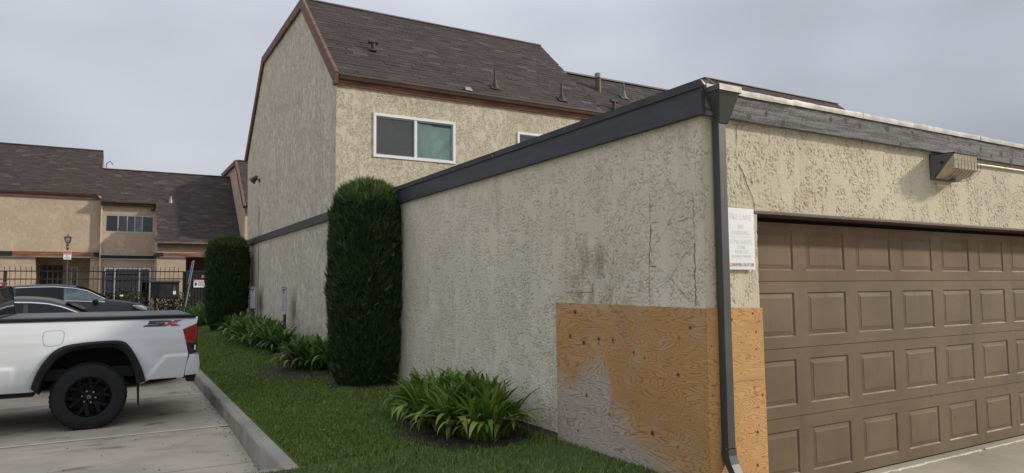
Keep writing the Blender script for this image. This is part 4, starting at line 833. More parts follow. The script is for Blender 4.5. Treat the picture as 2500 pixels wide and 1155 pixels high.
def lamp_post():
    x, y = -1.395, 31.0; t = thing('lamp_post', 'black lamp post with glass lantern in front of the iron fence', 'street lamp', (x, y, .25))
    m = MB(); m.lathe([(.12, 0), (.12, .08), (.055, .14), (.045, 1.2), (.036, 2.90), (.05, 2.91), (.05, 2.94), (.03, 2.95)], (x, y, .25-.02), 'Z', 14); obj('pole', m, M['bronze'], t, smooth=True)
    z = 3.27; k, e = .68, .80; L = lambda P: [(r*k, h*e) for r, h in P]
    m = MB(); m.lathe(L([(.07, -.10), (.075, -.03), (.05, -.02), (.04, .02), (.085, .06)]), (x, y, z+.02), 'Z', 14); obj('lantern_base', m, M['bronze'], t, smooth=True)
    m = MB(); m.lathe(L([(.085, .08), (.14, .14), (.165, .24), (.16, .345)]), (x, y, z), 'Z', 16, cap=False); obj('lantern_glass', m, glass_mat('lantern_glass', (.75,.78,.72), 3.0, .08), t, smooth=True)
    m = MB(); m.lathe(L([(.0, .1), (.03, .1), (.03, .28), (0, .3)]), (x, y, z), 'Z', 10); obj('bulb', m, mat('frosted_bulb', (.7,.7,.66), .4), t, smooth=True)
    m = MB(); m.lathe(L([(.215, .34), (.22, .352), (.12, .40), (.05, .415), (.028, .43), (.028, .49), (.015, .51), (0, .53)]), (x, y, z), 'Z', 18); obj('lantern_cap', m, M['bronze'], t, smooth=True)
    for a in (0.4, 1.97, 3.54, 5.1): m = MB(); m.tube([(x+r*math.cos(a), y+r*math.sin(a), z+h) for r, h in L([(.09, .08), (.172, .23), (.168, .345)])], .005, 5); obj('lantern_rib', m, M['bronze'], t)
    s = thing('pole_sign', 'white and red private property sign strapped to the lamp post', 'sign', (x, y-.08, 2.9)); Y = y-.075
    m = MB(); m.box(-1.515, -1.265, Y, Y+.004, 2.715, 3.055); p = obj('panel', m, M['sign_white'], s, bevel=.006); m = MB(); m.box(-1.505, -1.275, Y-.003, Y-.001, 2.90, 3.045); obj('header', m, M['sign_red'], p)
    R = (rad(90), 0, 0); X = -1.39
    text('lettering', 'PRIVATE', .066, (X, Y-.0045, 3.01), R, M['sign_white'], p, xs=.75); text('lettering', 'PROPERTY', .066, (X, Y-.0045, 2.935), R, M['sign_white'], p, xs=.66); text('lettering', 'NO', .065, (X, Y-.0025, 2.845), R, M['sign_dark'], p, xs=.9); text('lettering', 'PARKING', .06, (X, Y-.0025, 2.775), R, M['sign_dark'], p, xs=.8)
    m = MB(); m.box(-1.42, -1.36, Y+.005, Y+.03, 2.8, 2.83); m.box(-1.42, -1.36, Y+.005, Y+.03, 2.96, 2.99); obj('bracket', m, M['galv'], s)
lamp_post()
def letter_boxes():
    y = 30.6; t = thing('letter_boxes', 'black cluster of letter boxes on posts before the fence', 'letter box', (1.9, y, .25))
    m = MB(); m.box(1.42, 2.42, y, y+.42, 1.22, 1.83); obj('cabinet', m, M['black_metal'], t, bevel=.01); m = MB(); m.hexa([(1.38,y-.06,1.83),(2.46,y-.06,1.83),(2.46,y+.46,1.83),(1.38,y+.46,1.83)], [(1.38,y-.06,1.85),(2.46,y-.06,1.85),(2.46,y+.46,1.92),(1.38,y+.46,1.92)]); obj('hood', m, M['black_metal'], t)
    for k in range(4):
        for j in range(2): m = MB(); m.box(1.45+k*.24, 1.67+k*.24, y-.012, y-.002, 1.25+j*.285, 1.51+j*.285); obj('box_door', m, M['black_metal'], t, bevel=.004)
    m = MB(); m.box(2.20, 2.30, y-.02, y-.013, 1.36, 1.50); obj('notice', m, M['sign_white'], t); m = MB(); m.box(2.205, 2.295, y-.02, y-.013, 1.53, 1.68); obj('notice', m, mat('green_label', (.05,.09,.08), .6), t)
    for x in (1.6, 2.25): m = MB(); m.box(x-.04, x+.04, y+.15, y+.23, .2, 1.22); obj('leg', m, M['black_metal'], t)
letter_boxes()
def leaning_sign():
    t = thing('leaning_post', 'leaning thin post with blue sign seen edge on, beside the dark gate', 'sign post', (2.62, 30.2, .25))
    a, b = Vector((2.50, 30.0, .2)), Vector((2.87, 30.0, 2.70)); m = MB(); m.tube([a, b], .028, 6); obj('post', m, mat('weathered_post', (.20,.20,.17), .8), t)
    d = (b-a).normalized(); p, q = a+d*(1.58), a+d*2.50; m = MB(); n = Vector((.12, .25, -.02)); m.add([p-Vector((.07,.06,0)), p+Vector((.0,.10,0)), q+Vector((.0,.10,0)), q-Vector((.07,.06,0)), p-Vector((.066,.07,0)), p+Vector((.006,.09,0)), q+Vector((.006,.09,0)), q-Vector((.066,.07,0))], [(0,1,2,3),(7,6,5,4),(0,3,7,4),(1,5,6,2),(0,4,5,1),(3,2,6,7)]); obj('panel', m, mat('blue_sign', (.14,.20,.36), .5, var=.2), t)
leaning_sign()
def stake_signs():
    for (ya, yb, x, zb, z0, z1, lab, tilt) in ((19.55, 20.2, 3.38, .4, 1.05, 1.63, 'white rules notice on a dark stake against the gable wall nearest the far bush', .06), (15.78, 16.22, 3.38, .35, 1.01, 1.62, 'white rules notice on a dark stake rising from the agapanthus bed', 0)):
        t = thing('notice_stake', lab, 'sign', (x, (ya+yb)/2, zb), 'notices on stakes along the house wall'); yc = (ya+yb)/2
        m = MB(); m.box(x-.004, x, ya, yb, z0, z1); p = obj('panel', m, mat('pale_notice', (.50,.48,.54), .6), t); m = MB(); m.box(x+.002, x+.05, yc-.03, yc+.03, zb-.1, z1-.02); obj('stake', m, M['bronze'], t)
        m = MB(); m.box(x-.007, x-.005, ya+.01, yb-.01, z1-.03, z1-.01); m.box(x-.007, x-.005, ya+.08, yb-.08, z1-.10, z1-.055); m.box(x-.007, x-.005, yc-.1, yc+.1, z1-.15, z1-.115)
        for k in range(9): q = random.uniform(.03, .14); m.box(x-.007, x-.005, ya+q, yb-q, z1-.20-k*.042, z1-.188-k*.042)
        obj('print_line', m, M['sign_blue'], p)
stake_signs()

# ------------------------------------------------------------------ planting
def strap_leaf(L, w, a0, bend, twist=0, n=9):
    m = MB(); x = z = 0; a = a0; rows = []
    for i in range(n+1):
        t = i/n; ww = w*(.55+.9*min(t*3, 1)*.5)*(1 if t < .6 else max(.03, 1-((t-.6)/.4)**1.7)); fold = ww*.28
        tw = twist*t; ox, oz = -math.sin(a), math.cos(a)
        rows.append([(x+ox*fold, -ww, z+oz*fold), (x, 0, z), (x+ox*fold, ww, z+oz*fold)]); x += math.cos(a)*L/n; z += math.sin(a)*L/n; a -= bend/n*(1.6*t+.25)
    m.grid(rows); me = bpy.data.meshes.new('leaf'); me.from_pydata(m.v, [], m.f); me.polygons.foreach_set('use_smooth', [True]*len(me.polygons)); return me, np.array(m.v), np.array(m.f)
M['strap'] = leaf_mat('agapanthus_leaf', [(0, (.06,.13,.018)), (.4, (.115,.21,.03)), (.75, (.19,.285,.05)), (.92, (.32,.37,.085)), (1, (.46,.38,.12))], .5, .25, .25)
M['strap_far'] = leaf_mat('agapanthus_leaf_far', [(0, (.045,.095,.02)), (.5, (.085,.155,.033)), (.9, (.15,.23,.055)), (1, (.28,.28,.09))], .6, .2, .2)
LV = [strap_leaf(random.uniform(.42, .60), random.uniform(.020, .029), rad(random.uniform(55, 86)), random.uniform(.7, 1.8)) for _ in range(12)]+[strap_leaf(random.uniform(.45, .62), random.uniform(.024, .031), rad(random.uniform(52, 74)), random.uniform(2.3, 3.3)) for _ in range(6)]
for me, _, _ in LV: me.materials.append(M['strap'])
def agapanthus(label, cx, cy, ax, ay, nros, per, material, individual=0, sc=1.0, group=None):
    t = thing('agapanthus', label, 'plant', (cx, cy, lawn_z(cx, cy)), group); items = []
    for r in range(nros):
        a = random.uniform(0, 6.28); q = math.sqrt(random.random()); x, y = cx+ax*q*math.cos(a), cy+ay*q*math.sin(a); x = min(x, 3.36)
        for k in range(per):
            an = random.uniform(0, 6.28); i = random.randrange(12) if random.random() < .78 else random.randrange(12, 18)
            s = sc*random.uniform(.78, 1.15); px = x+random.uniform(-.03, .03)
            if px+.45*s*math.cos(an) > 3.55: an = math.pi-an
            items.append((px, y+random.uniform(-.03, .03), lawn_z(x, y)+.005, an, i, s))
    items.sort(key=lambda q: q[0]*1.0+q[1]*.9)
    off = Vector(t.location)
    for x, y, z, an, i, s in items[:individual]:
        o = link('leaf', LV[i][0], t, Vector((x, y, z))-off, (random.uniform(-.15, .15), 0, an)); o.scale = (s, s, s)
    V = []; Fc = []; nv = 0
    for x, y, z, an, i, s in items[individual:]:
        v = LV[i][1]*s; c, sn = math.cos(an), math.sin(an); V.append(np.c_[v[:,0]*c-v[:,1]*sn+x, v[:,0]*sn+v[:,1]*c+y, v[:,2]+z]); Fc.append(LV[i][2]+nv); nv += len(v)
    if V: o = np_obj('leaves', np.concatenate(V), np.concatenate(Fc), material, t, smooth=True); o['kind'] = 'stuff'
    return t
agapanthus('big agapanthus clump with strappy arching leaves between the near bush and the plywood', 3.07, 6.44, .33, .86, 100, 20, M['strap'], 298, 1.0)
agapanthus('agapanthus clump at the left foot of the near clipped bush', 3.0, 11.9,   .34, 1.15, 30, 24, M['strap_far'], 0, 1.02, 'agapanthus along the wall')
agapanthus('long agapanthus bed under the two notice stakes', 2.98, 16.9,   .38, 2.9, 76, 24, M['strap_far'], 0, 1.1, 'agapanthus along the wall')
agapanthus('small bright agapanthus behind the far clipped bush', 2.55, 24.3, .5, .9, 20, 22, M['strap_far'], 0, 1.3, 'agapanthus along the wall')
def column_bush(label, cx, cy, rx, ry, zb, zt, n, seed, prof, leaf):
    t = thing('clipped_bush', label, 'bush', (cx, cy, zb), 'clipped column bushes beside the wall'); H = zt-zb
    def radius(v): return np.interp(v, [p[0] for p in prof], [p[1] for p in prof])
    m = MB(); rows = []
    for j in range(25):
        v = j/24; row = []
        for i in range(28):
            a = 2*math.pi*i/27.0; r = radius(v)*.86*(1+.07*float(fbm(np.array([math.cos(a)*2+seed]), np.array([v*6+math.sin(a)*2]), seed, 2)[0])); row.append((cx+rx*r*math.cos(a), cy+ry*r*math.sin(a), zb+H*.97*v))
        rows.append(row)
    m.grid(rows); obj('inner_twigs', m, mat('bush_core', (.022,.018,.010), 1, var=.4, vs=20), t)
    m = MB(); m.tube([(cx, cy, zb-.1), (cx, cy, zb+.4)], .07, 8); obj('trunk', m, M['soil'], t)
    a = RNG.uniform(0, 2*np.pi, n); top = RNG.random(n) < .16; v = np.where(top, RNG.uniform(.93, 1.0, n), RNG.random(n)**.95); q = np.where(top, np.sqrt(RNG.random(n)), 1.0)
    lump = 1+.085*fbm(np.cos(a)*1.7+7, v*5+np.sin(a)*1.7, seed+2, 3)+.05*fbm(a*6, v*14, seed+5, 2)
    r = radius(v)*q*lump*RNG.uniform(.86, 1.0, n); P = np.c_[cx+rx*r*np.cos(a), cy+ry*r*np.sin(a), zb+H*v]; P[:,2] -= np.where(top, .16*q**2, 0); P[:,2] += np.where(v > .85, .07*fbm(P[:,0]*7, P[:,1]*7, seed+8, 2), 0); gap = fbm(a*3.2, v*9, seed+11, 3); r_in = np.where(gap < -.30, .86, 1.0); P[:,0] = cx+(P[:,0]-cx)*r_in; P[:,1] = cy+(P[:,1]-cy)*r_in
    out = np.c_[np.cos(a), np.sin(a), np.zeros(n)]; tang = np.c_[-np.sin(a), np.cos(a), np.zeros(n)]
    K = 5; V = np.empty((n, K, 3, 3))
    for k in range(K):
        d = out*RNG.uniform(.15, .75, n)[:,None]+tang*RNG.uniform(-.6, .6, n)[:,None]+np.array([0,0,1.])*RNG.uniform(.35, 1.2, n)[:,None]; d /= np.linalg.norm(d, axis=1)[:,None]
        L = RNG.uniform(.035, .095, n)[:,None]*(1.25 if k == 0 else 1); s = np.cross(d, RNG.normal(size=(n, 3))); s /= np.linalg.norm(s, axis=1)[:,None]; w = RNG.uniform(.004, .009, n)[:,None]*leaf
        b = P+RNG.normal(size=(n, 3))*.012; V[:,k,0] = b-s*w; V[:,k,1] = b+s*w; V[:,k,2] = b+d*L
    ns = n//18; ii = RNG.choice(n, ns, replace=False); W_ = np.empty((ns, K, 3, 3))
    for k in range(K):
        d = out[ii]*RNG.uniform(.1, .5, ns)[:,None]+tang[ii]*RNG.uniform(-.7, .7, ns)[:,None]+np.array([0,0,1.])*RNG.uniform(.2, 1.0, ns)[:,None]; d /= np.linalg.norm(d, axis=1)[:,None]
        sd = np.cross(d, RNG.normal(size=(ns, 3))); sd /= np.linalg.norm(sd, axis=1)[:,None]; w = RNG.uniform(.006, .012, ns)[:,None]*leaf; L = RNG.uniform(.07, .13, ns)[:,None]; b = P[ii]+out[ii]*.02+RNG.normal(size=(ns, 3))*.012
        W_[:,k,0] = b-sd*w; W_[:,k,1] = b+sd*w; W_[:,k,2] = b+d*L
    V = np.concatenate([V, W_]); v = np.concatenate([v, v[ii]]); n += ns
    fresh = (v > .90) & (RNG.random(n) < .75)
    for nm, sel, mt in (('foliage', ~fresh, 'juniper'), ('fresh_growth', fresh, 'juniper_fresh')):
        A = V[sel].copy()
        if nm == 'fresh_growth': A[:,:,2] += (A[:,:,2]-A[:,:,0])*RNG.uniform(0, .7, (len(A), K, 1))
        T = np.arange(A.shape[0]*K*3).reshape(-1, 3); o = np_obj(nm, A.reshape(-1, 3), T, M[mt], t); o['kind'] = 'stuff'
k = NT('juniper_needles'); r = k.rnd(); c = k.ramp(r, [(0, (.02,.042,.016)), (.5, (.038,.072,.026)), (.9, (.065,.11,.036)), (1, (.10,.14,.05))])
c = k.mix(k.ss(k.noise(k.map(k.pos(), (3, 3, 1.3)), 2.6, 4, .6), .50, .68, 0, .75), c, (.055,.04,.024))
sz = k.n('SeparateXYZ', {0: k.pos()}); k.p(Base_Color=c, Roughness=.65, Specular_IOR_Level=.2); M['juniper'] = k.m
M['juniper_fresh'] = leaf_mat('juniper_fresh_tips', [(0, (.05,.09,.025)), (.5, (.09,.15,.04)), (1, (.17,.23,.07))], .6, .15)
column_bush('tall clipped column bush against the wall, the nearer one with a fresh green top', 3.215, 9.72, .505, .54, .2, 3.07, 30000, 3, [(0,.72),(.06,.86),(.25,.98),(.5,1.03),(.75,1.02),(.87,.94),(.94,.80),(.98,.58),(1,.25)], 1.0)
column_bush('dark clipped bush at the far end of the gable wall', 2.92, 21.3, .57, .62, .40, 3.0, 15000, 9, [(0,.62),(.08,.84),(.3,.97),(.6,1.0),(.85,.98),(.94,.85),(.985,.62),(1,.3)], 1.5)
def leafy_shrub(label, x, y, w, h, n, cols, flower=None):
    t = thing('shrub', label, 'shrub', (x, y, .25), 'shrubs along the fence'); m = MB()
    for k in range(9): a = random.uniform(0, 6.28); m.tube([(x, y, .2), (x+.3*w*math.cos(a), y+.15*math.sin(a), .25+h*.5), (x+.55*w*math.cos(a), y+.25*math.sin(a), .25+h*random.uniform(.7, 1))], [.02, .014, .006], 5)
    obj('stems', m, M['soil'], t); P = np.c_[x+RNG.normal(size=n)*w*.42, y+RNG.normal(size=n)*.22, .3+np.clip(RNG.beta(2, 1.6, n), 0, 1)*h]; d = RNG.normal(size=(n, 3)); d /= np.linalg.norm(d, axis=1)[:,None]; s = np.cross(d, RNG.normal(size=(n, 3))); s /= np.linalg.norm(s, axis=1)[:,None]
    L = RNG.uniform(.05, .11, n)[:,None]; V = np.stack([P, P+d*L*.5+s*L*.3, P+d*L, P+d*L*.5-s*L*.3], 1); o = np_obj('leaves', V.reshape(-1, 3), np.arange(n*4).reshape(-1, 4), leaf_mat('shrub_leaf', cols, .5), t); o['kind'] = 'stuff'
    if flower: m = MB(); m.lathe([(0, -.03), (.05, -.02), (.07, .02), (.04, .05), (0, .04)], flower, 'Z', 10); obj('flower', m, mat('cream_petals', (.75,.62,.38), .6), t, smooth=True)
leafy_shrub('sparse rose shrub with one cream bloom before the fence', .75, 30.75, .8, 1.25, 900, [(0, (.025,.035,.015)), (.6, (.05,.06,.025)), (1, (.09,.06,.04))], (.42, 30.55, 1.32))
leafy_shrub('dark red leaved shrub under the letter boxes', 1.95, 30.95, .6, 1.0, 900, [(0, (.03,.03,.018)), (.6, (.055,.04,.025)), (1, (.10,.05,.035))])
leafy_shrub('green shrub between letter boxes and leaning post', 2.45, 30.9, .45, 1.15, 700, [(0, (.02,.035,.014)), (.6, (.045,.065,.022)), (1, (.08,.10,.04))])

# ------------------------------------------------------------------ vehicles
M['white_paint'] = mat('white_car_paint', (.62,.63,.64), .32, var=.02, vs=2, coat=.8)
M['plastic'] = mat('black_plastic', (.013,.013,.0145), .7, spec=.3, var=.15, vs=8)
M['tyre'] = mat('tyre_rubber', (.012,.012,.012), .85, var=.3, vs=20, bump=.002, bs=60)
M['rim'] = mat('black_rim', (.004,.004,.0045), .55, spec=.2, var=.1)
M['tonneau'] = mat('tonneau_cover', (.06,.062,.066), .5, var=.15, vs=3)
M['red_lens'] = mat('red_lens', (.28,.012,.015), .12, var=.25, vs=14, coat=1)
M['smoke_lens'] = mat('smoked_lens', (.03,.008,.01), .12, var=.2, coat=1)
M['decal_red'] = mat('decal_red', (.30,.03,.045), .4)
M['decal_black'] = mat('decal_black', (.02,.02,.024), .4)
M['decal_grey'] = mat('decal_grey', (.23,.23,.24), .4)
M['dark_glass'] = mat('tinted_glass', (.008,.009,.010), .06, var=.1, spec=.3)
M['chrome'] = mat('chrome', (.75,.76,.78), .14, metal=1, var=.03)
M['under'] = mat('underbody', (.010,.010,.010), .9)
def wheel(parent, cx, yo, cz, R, rimR, side, detail=True):
    """yo is the outer face; side -1 faces -Y"""
    w = thing('wheel', '', '', (0,0,0)); del w['label'], w['category']; w.parent = parent; w.location = Vector((cx, yo, cz))-origin(parent)
    W = .25; s = -side; m = MB(); P = [(rimR*1.02, .03), (rimR*1.06, .006), (R*.80, .0), (R*.93, .012), (R*.985, .035), (R, .07), (R, W-.07), (R*.985, W-.035), (R*.92, W-.01), (rimR, W)]
    m.lathe([(r, h*s) for r, h in P], (cx, yo, cz), 'Y', 44, cap=False)
    if detail:
        for k in range(44):
            a = 2*math.pi*(k+.5)/44; c, sn = math.cos(a), math.sin(a)
            for h0, h1 in ((.02, .10), (.14, .21)):
                p = [(cx+c*(R-.006)-sn*b, yo+s*h, cz+sn*(R-.006)+c*b) for b, h in ((-.016, h0), (.016, h0), (.016, h1), (-.016, h1))]; q = [(cx+c*(R+.003)-sn*b, yo+s*h, cz+sn*(R+.003)+c*b) for b, h in ((-.014, h0), (.014, h0), (.014, h1), (-.014, h1))]; m.hexa(p, q)
    obj('tyre', m, M['tyre'], w, smooth=True)
    m = MB(); m.lathe([(rimR*1.03, .025*s), (rimR*.97, .02*s), (rimR*.94, .05*s), (rimR*.90, .14*s), (.0, .15*s)], (cx, yo, cz), 'Y', 36, cap=False)
    m.lathe([(.0, .035*s), (.055, .035*s), (.075, .05*s), (.08, .15*s)], (cx, yo, cz), 'Y', 20)
    for k in range(6):
        a = 2*math.pi*k/6+.26; 
        for d in (-.26, .26):
            b = a+d; p0 = (.062, a); p1 = (rimR*.62, a+d*.35); p2 = (rimR*.96, b)
            for (r0, t0), (r1, t1) in ((p0, p1), (p1, p2)):
                A = Vector((cx+r0*math.cos(t0), yo+.05*s, cz+r0*math.sin(t0))); B = Vector((cx+r1*math.cos(t1), yo+.036*s, cz+r1*math.sin(t1))); D = (B-A).normalized(); e = Vector((-D.z, 0, D.x))*.019; n = Vector((0, .05*s, 0)); m.hexa([A-e, A+e, B+e, B-e], [A-e+n, A+e+n, B+e+n, B-e+n])
    obj('rim', m, M['rim'], w)
    if detail:
        for k in range(6): a = 2*math.pi*k/6-.2; m = MB(); m.lathe([(.011, .03*s), (.012, .05*s), (0, .026*s)], (cx+.068*math.cos(a), yo, cz+.068*math.sin(a)), 'Y', 6); obj('lug_nut', m, M['galv'], w)
        m = MB(); R1, R2 = .022, .016; n = 16; 
        for k in range(n):
            a, b = 2*math.pi*k/n, 2*math.pi*(k+1)/n; m.add([(cx+r*math.cos(t), yo+.032*s, cz+r*math.sin(t)) for r, t in ((R1, a), (R1, b), (R2, b), (R2, a))], [(0,1,2,3)])
        m.box(cx-.014, cx+.014, yo+.031*s-.001, yo+.031*s, cz-.004, cz+.004); obj('hub_emblem', m, M['galv'], w)
        m = MB(); m.lathe([(rimR*.75, .11*s), (rimR*.75, .13*s)], (cx, yo, cz), 'Y', 24); obj('brake_disc', m, M['under'], w)
    return w
def truck():
    YC, YN = 10.37, 9.45; G = 0.0
    t = thing('pickup_truck', 'white pickup truck with black wheels parked tail to the kerb', 'pickup', (-1.7, YC, 0)); pf = [(.40,.84),(.46,.868),(.54,.893),(.70,.912),(.85,.918),(1.0,.916),(1.10,.903),(1.18,.885),(1.225,.868),(1.24,.845)]
    inner = [(-.654,.43),(-.654,.438),(-.631,.577),(-.56,.73),(-.465,.849),(-.33,.905),(-.125,.928),(.03,.928),(.12,.912),(.195,.84),(.25,.741),(.297,.6),(.315,.484),(.315,.43)]
    outer = [(-.724,.50),(-.70,.60),(-.66,.70),(-.611,.792),(-.52,.91),(-.413,.968),(-.2,.992),(.03,1.0),(.13,.996),(.195,.973),(.25,.90),(.305,.80),(.37,.65),(.412,.499)]
    SH = -3.24
    def inside(x, z, P):
        P = [(P[0][0], -.2)]+P+[(P[-1][0], -.2)]
        c = False; n = len(P)
        for i in range(n):
            (x1, z1), (x2, z2) = P[i], P[(i+1) % n]
            if (z1 > z) != (z2 > z) and x < (x2-x1)*(z-z1)/(z2-z1)+x1: c = not c
        return c
    big = [(a*1.05-.0, b+.03) for a, b in inner]
    xend = [(.40,.80),(.534,.822),(.70,.848),(.798,.866),(.95,.835),(1.099,.80),(1.166,.958),(1.24,.972)]
    zs = list(np.linspace(.455, 1.0, 36))+list(np.linspace(1.013, 1.24, 20)); us = np.linspace(-4.25, .5, 190); 
    def hw(x, z):
        w = interp(z, pf)
        e = min(max((x-(.45+.14*(z-.61)/.18))/.05, 0), 1)*min(max((.80-z)/.022, 0), 1); w += .020*e*e*(3-2*e)     # pressed step behind the wheel
        e = min(max((-.87-x)/.05, 0), 1)*min(max((.745-z)/.03, 0), 1)*(1 if x > -2.6 else 0); w += .016*e*e*(3-2*e)
        for sx in (0, SH):
            d = math.hypot((x-sx+.16)/.74, (z-.42)/.66); w += .028*math.exp(-((d-.86)/.16)**2)
        if x < -3.6: w -= .35*((-3.6-x)/.75)**2.2
        return w
    for side in (-1, 1):
        m = MB(); rows = []
        for z in zs:
            xe = interp(z, xend); row = []
            for x in list(us)+list(np.linspace(.5, xe, 22))[1:]: zl = z if x < .36 else max(z, z+(.515-z)*min(1, (x-.36)/.08)*(z < .56)*(1 if z < .515 else 0)); row.append((x, YC+side*hw(x, zl), zl))
            rows.append(row)
        sk = lambda i, j: any(inside((rows[i][j][0]+rows[i][j+1][0])/2-sx, (zs[i]+zs[i+1])/2, big) for sx in (0, SH)) or (zs[i] < .50 and rows[i][j][0] > .43 and False)
        rows.append([(x, YC+side*(abs(y-YC)-.05), z+.006) for x, y, z in rows[-1]]); zs2 = zs+[1.246]
        sk2 = lambda i, j: (i < len(zs)-1) and sk(i, j)
        m.grid(rows, skip=sk2); body = obj('bed_side' , m, M['white_paint'], t, smooth='all')
        for sx in (0, SH):   # flares and dark wheel wells
            O = smooth_poly([(a, b, 0) for a, b in outer], 40); I = smooth_poly([(a, b, 0) for a, b in inner[1:-1]], 40); rows = []
            def yy(x, z, d): return YC+side*(hw(x+sx, max(z, .46))+d)
            rows.append([(o.x+sx, yy(o.x, o.y, .002), o.y) for o in O]); rows.append([(o.x*.97+i.x*.03+sx, yy(o.x, o.y, .03), o.y*.97+i.y*.03) for o, i in zip(O, I)])
            rows.append([(o.x*.65+i.x*.35+sx, yy(o.x, o.y, .045), o.y*.65+i.y*.35) for o, i in zip(O, I)]); rows.append([(i.x+sx, YC+side*.958, i.y) for i in I]); rows.append([(i.x+sx, YC+side*.94, i.y-.01) for i in I]); rows.append([(i.x*.98+sx, YC+side*.86, i.y-.01) for i in I])
            m = MB(); m.grid(rows); obj('fender_flare', m, M['plastic'], t, smooth=True)
            m = MB(); m.grid([[(i.x*.99+sx, YC+side*w, i.y-.005) for i in [Vector((inner[0][0], .42, 0))]+I+[Vector((inner[-1][0], .42, 0))]] for w in (.87, .55)]); m.add([(i.x+sx, YC+side*.55, i.y) for i in I], [tuple(range(40))]); obj('wheel_well', m, M['under'], t)
    wz = .365
    for x in (-.165, -.165+SH):
        wheel(t, x, 9.435, wz-.005, .385, .222, -1); wheel(t, x, 2*YC-9.435, wz-.005, .385, .222, 1, False)
    # tail gate, bumper, lights
    m = MB(); m.box(.90, .962, YC-.74, YC+.74, .62, 1.225); obj('tailgate', m, M['white_paint'], t, bevel=.015)
    m = MB(); Pb = [(.80,.545),(.815,.66),(.875,.79),(.90,.80)]; rows = []
    for side, ys in ((-1, [.93, .9, .6, .2]), (1, [.2, .6, .9, .93])):
        for yv in ys:
            k = 1-max(0, (yv-.6)/.33)**2*.13; bx = 1.0 if yv < .92 else .985
            rows.append([(.86, YC+side*(yv-.02), .535), (.99*k+.0, YC+side*yv, .548), (1.015*k+.0, YC+side*yv, .60), (1.01*k+.005, YC+side*yv, .74), (.995*k+.005, YC+side*(yv-.004), .788), (.90, YC+side*(yv-.02), .798)])
    m.grid(rows); m2 = []
    for side in (-1, 1):   # corner end caps that wrap along the side
        c = [[(.832,.54),(.842,.66),(.882,.789)], [(.90,.542),(.91,.66),(.94,.792)], [(.985,.548),(.998,.66),(.985,.792)]]
        m.grid([[(x, YC+side*(.936-.02*(x > .95)-.012*(z > .78)-.015*(z < .56)), z) for x, z in r] for r in c]); m.grid([[(r[-1][0], YC+side*w_, r[-1][1]+.002) for r in c] for w_ in (.924, .8)])
    obj('rear_bumper', m, M['white_paint'], t, smooth=True); m = MB(); m.box(.80, .96, YC-.88, YC+.88, .50, .545); m.box(.86, .95, YC-.90, YC-.7, .455, .50); obj('bumper_step', m, M['plastic'], t, bevel=.01)
    for side in (-1, 1):
        y = YC+side*.905; T = [(.812,1.096),(.952,1.158),(.966,1.13),(.962,.935),(.845,.935),(.83,.98)]; B = [(.847,.932),(.961,.932),(.955,.80),(.874,.80)]
        m = MB()
        def shell(P, r): m_ = MB(); a = [(x, YC+side*(.905-.030*max(0, (x-.88)/.08)), z) for x, z in P]; b = [(x, YC+side*.84, z) for x, z in P]; n = len(P); m_.add(a+b, [tuple(range(n)), tuple(range(n, 2*n))]+[(i, (i+1) % n, (i+1) % n+n, i+n) for i in range(n)]); return m_
        tl = obj('tail_light', shell([(.806,1.10),(.96,1.164),(.972,1.13),(.966,.80),(.868,.797),(.84,.95)], 0), M['plastic'], t, bevel=.006)
        for nm, P, mt in (('red_lens', T, 'red_lens'), ('smoked_lens', B, 'smoke_lens')):
            a = [(x, YC+side*(.912-.030*max(0, (x-.88)/.08)), z) for x, z in P]; b = [(x, YC+side*.85, z) for x, z in P]; n = len(P); mm = MB(); mm.add(a+b, [tuple(range(n)), tuple(range(n, 2*n))]+[(i, (i+1) % n, (i+1) % n+n, i+n) for i in range(n)]); obj(nm, mm, M[mt], tl, bevel=.005)
        mm = MB(); mm.box(.935, .95, YC+side*.893-.003, YC+side*.893+.003, .84, .90); obj('reverse_lens', mm, M['sign_white'], tl)
    # bed rail and folded tonneau
    m = MB(); m.box(-1.05, .955, YN+.03, YN+.12, 1.243, 1.272); m.box(-1.05, .955, 2*YC-YN-.12, 2*YC-YN-.03, 1.243, 1.272); m.box(.90, .955, YN+.121, 2*YC-YN-.121, 1.226, 1.262); obj('bed_rail', m, M['plastic'], t, bevel=.008)
    for a, b in ((-1.04, .90),): m = MB(); m.hexa([(a,YN+.07,1.2725),(b,YN+.07,1.2725),(b,2*YC-YN-.07,1.2725),(a,2*YC-YN-.07,1.2725)], [(a+.01,YN+.09,1.285),(b-.02,YN+.09,1.285),(b-.02,2*YC-YN-.09,1.285),(a+.01,2*YC-YN-.09,1.285)]); obj('tonneau_panel', m, M['tonneau'], t, bevel=.006)
    # fuel door: outline groove and skin
    m = MB(); P = smooth_poly([(-.63,1.06,0),(-.626,1.125,0),(-.53,1.132,0),(-.425,1.13,0),(-.424,1.05,0),(-.44,.975,0),(-.53,.955,0),(-.62,.96,0),(-.63,1.06,0)], 40, 2); c = (-.527, 1.045)
    o1 = [(p.x, YC-hw(p.x, p.y)-.0015, p.y) for p in P]; o2 = [(c[0]+(p.x-c[0])*.965, YC-hw(p.x, p.y)-.0015, c[1]+(p.y-c[1])*.96) for p in P]; m.grid([o1, o2]); o = obj('fuel_door', m, mat('panel_gap', (.12,.12,.125), .6), t)
    # decal
    def dec(P, mt): m = MB(); m.add([(x, YC-hw(x, z)-.003, z) for x, z in P], [tuple(range(len(P)))]); return m
    x0, zt, zb = .41, 1.212, 1.142; sl = .03
    def q(u, v): return (x0+u+sl*v, zb+(zt-zb)*v)
    S = [q(.005,1), q(.205,1), q(.205,.80), q(.075,.80), q(.070,.62), q(.195,.62), q(.190,.0), q(-.01,.0), q(-.008,.2), q(.115,.2), q(.118,.40), q(-.005,.40)]
    mm = MB(); pts = lambda L: [(x, YC-hw(x, z)-.005, z) for x, z in L]
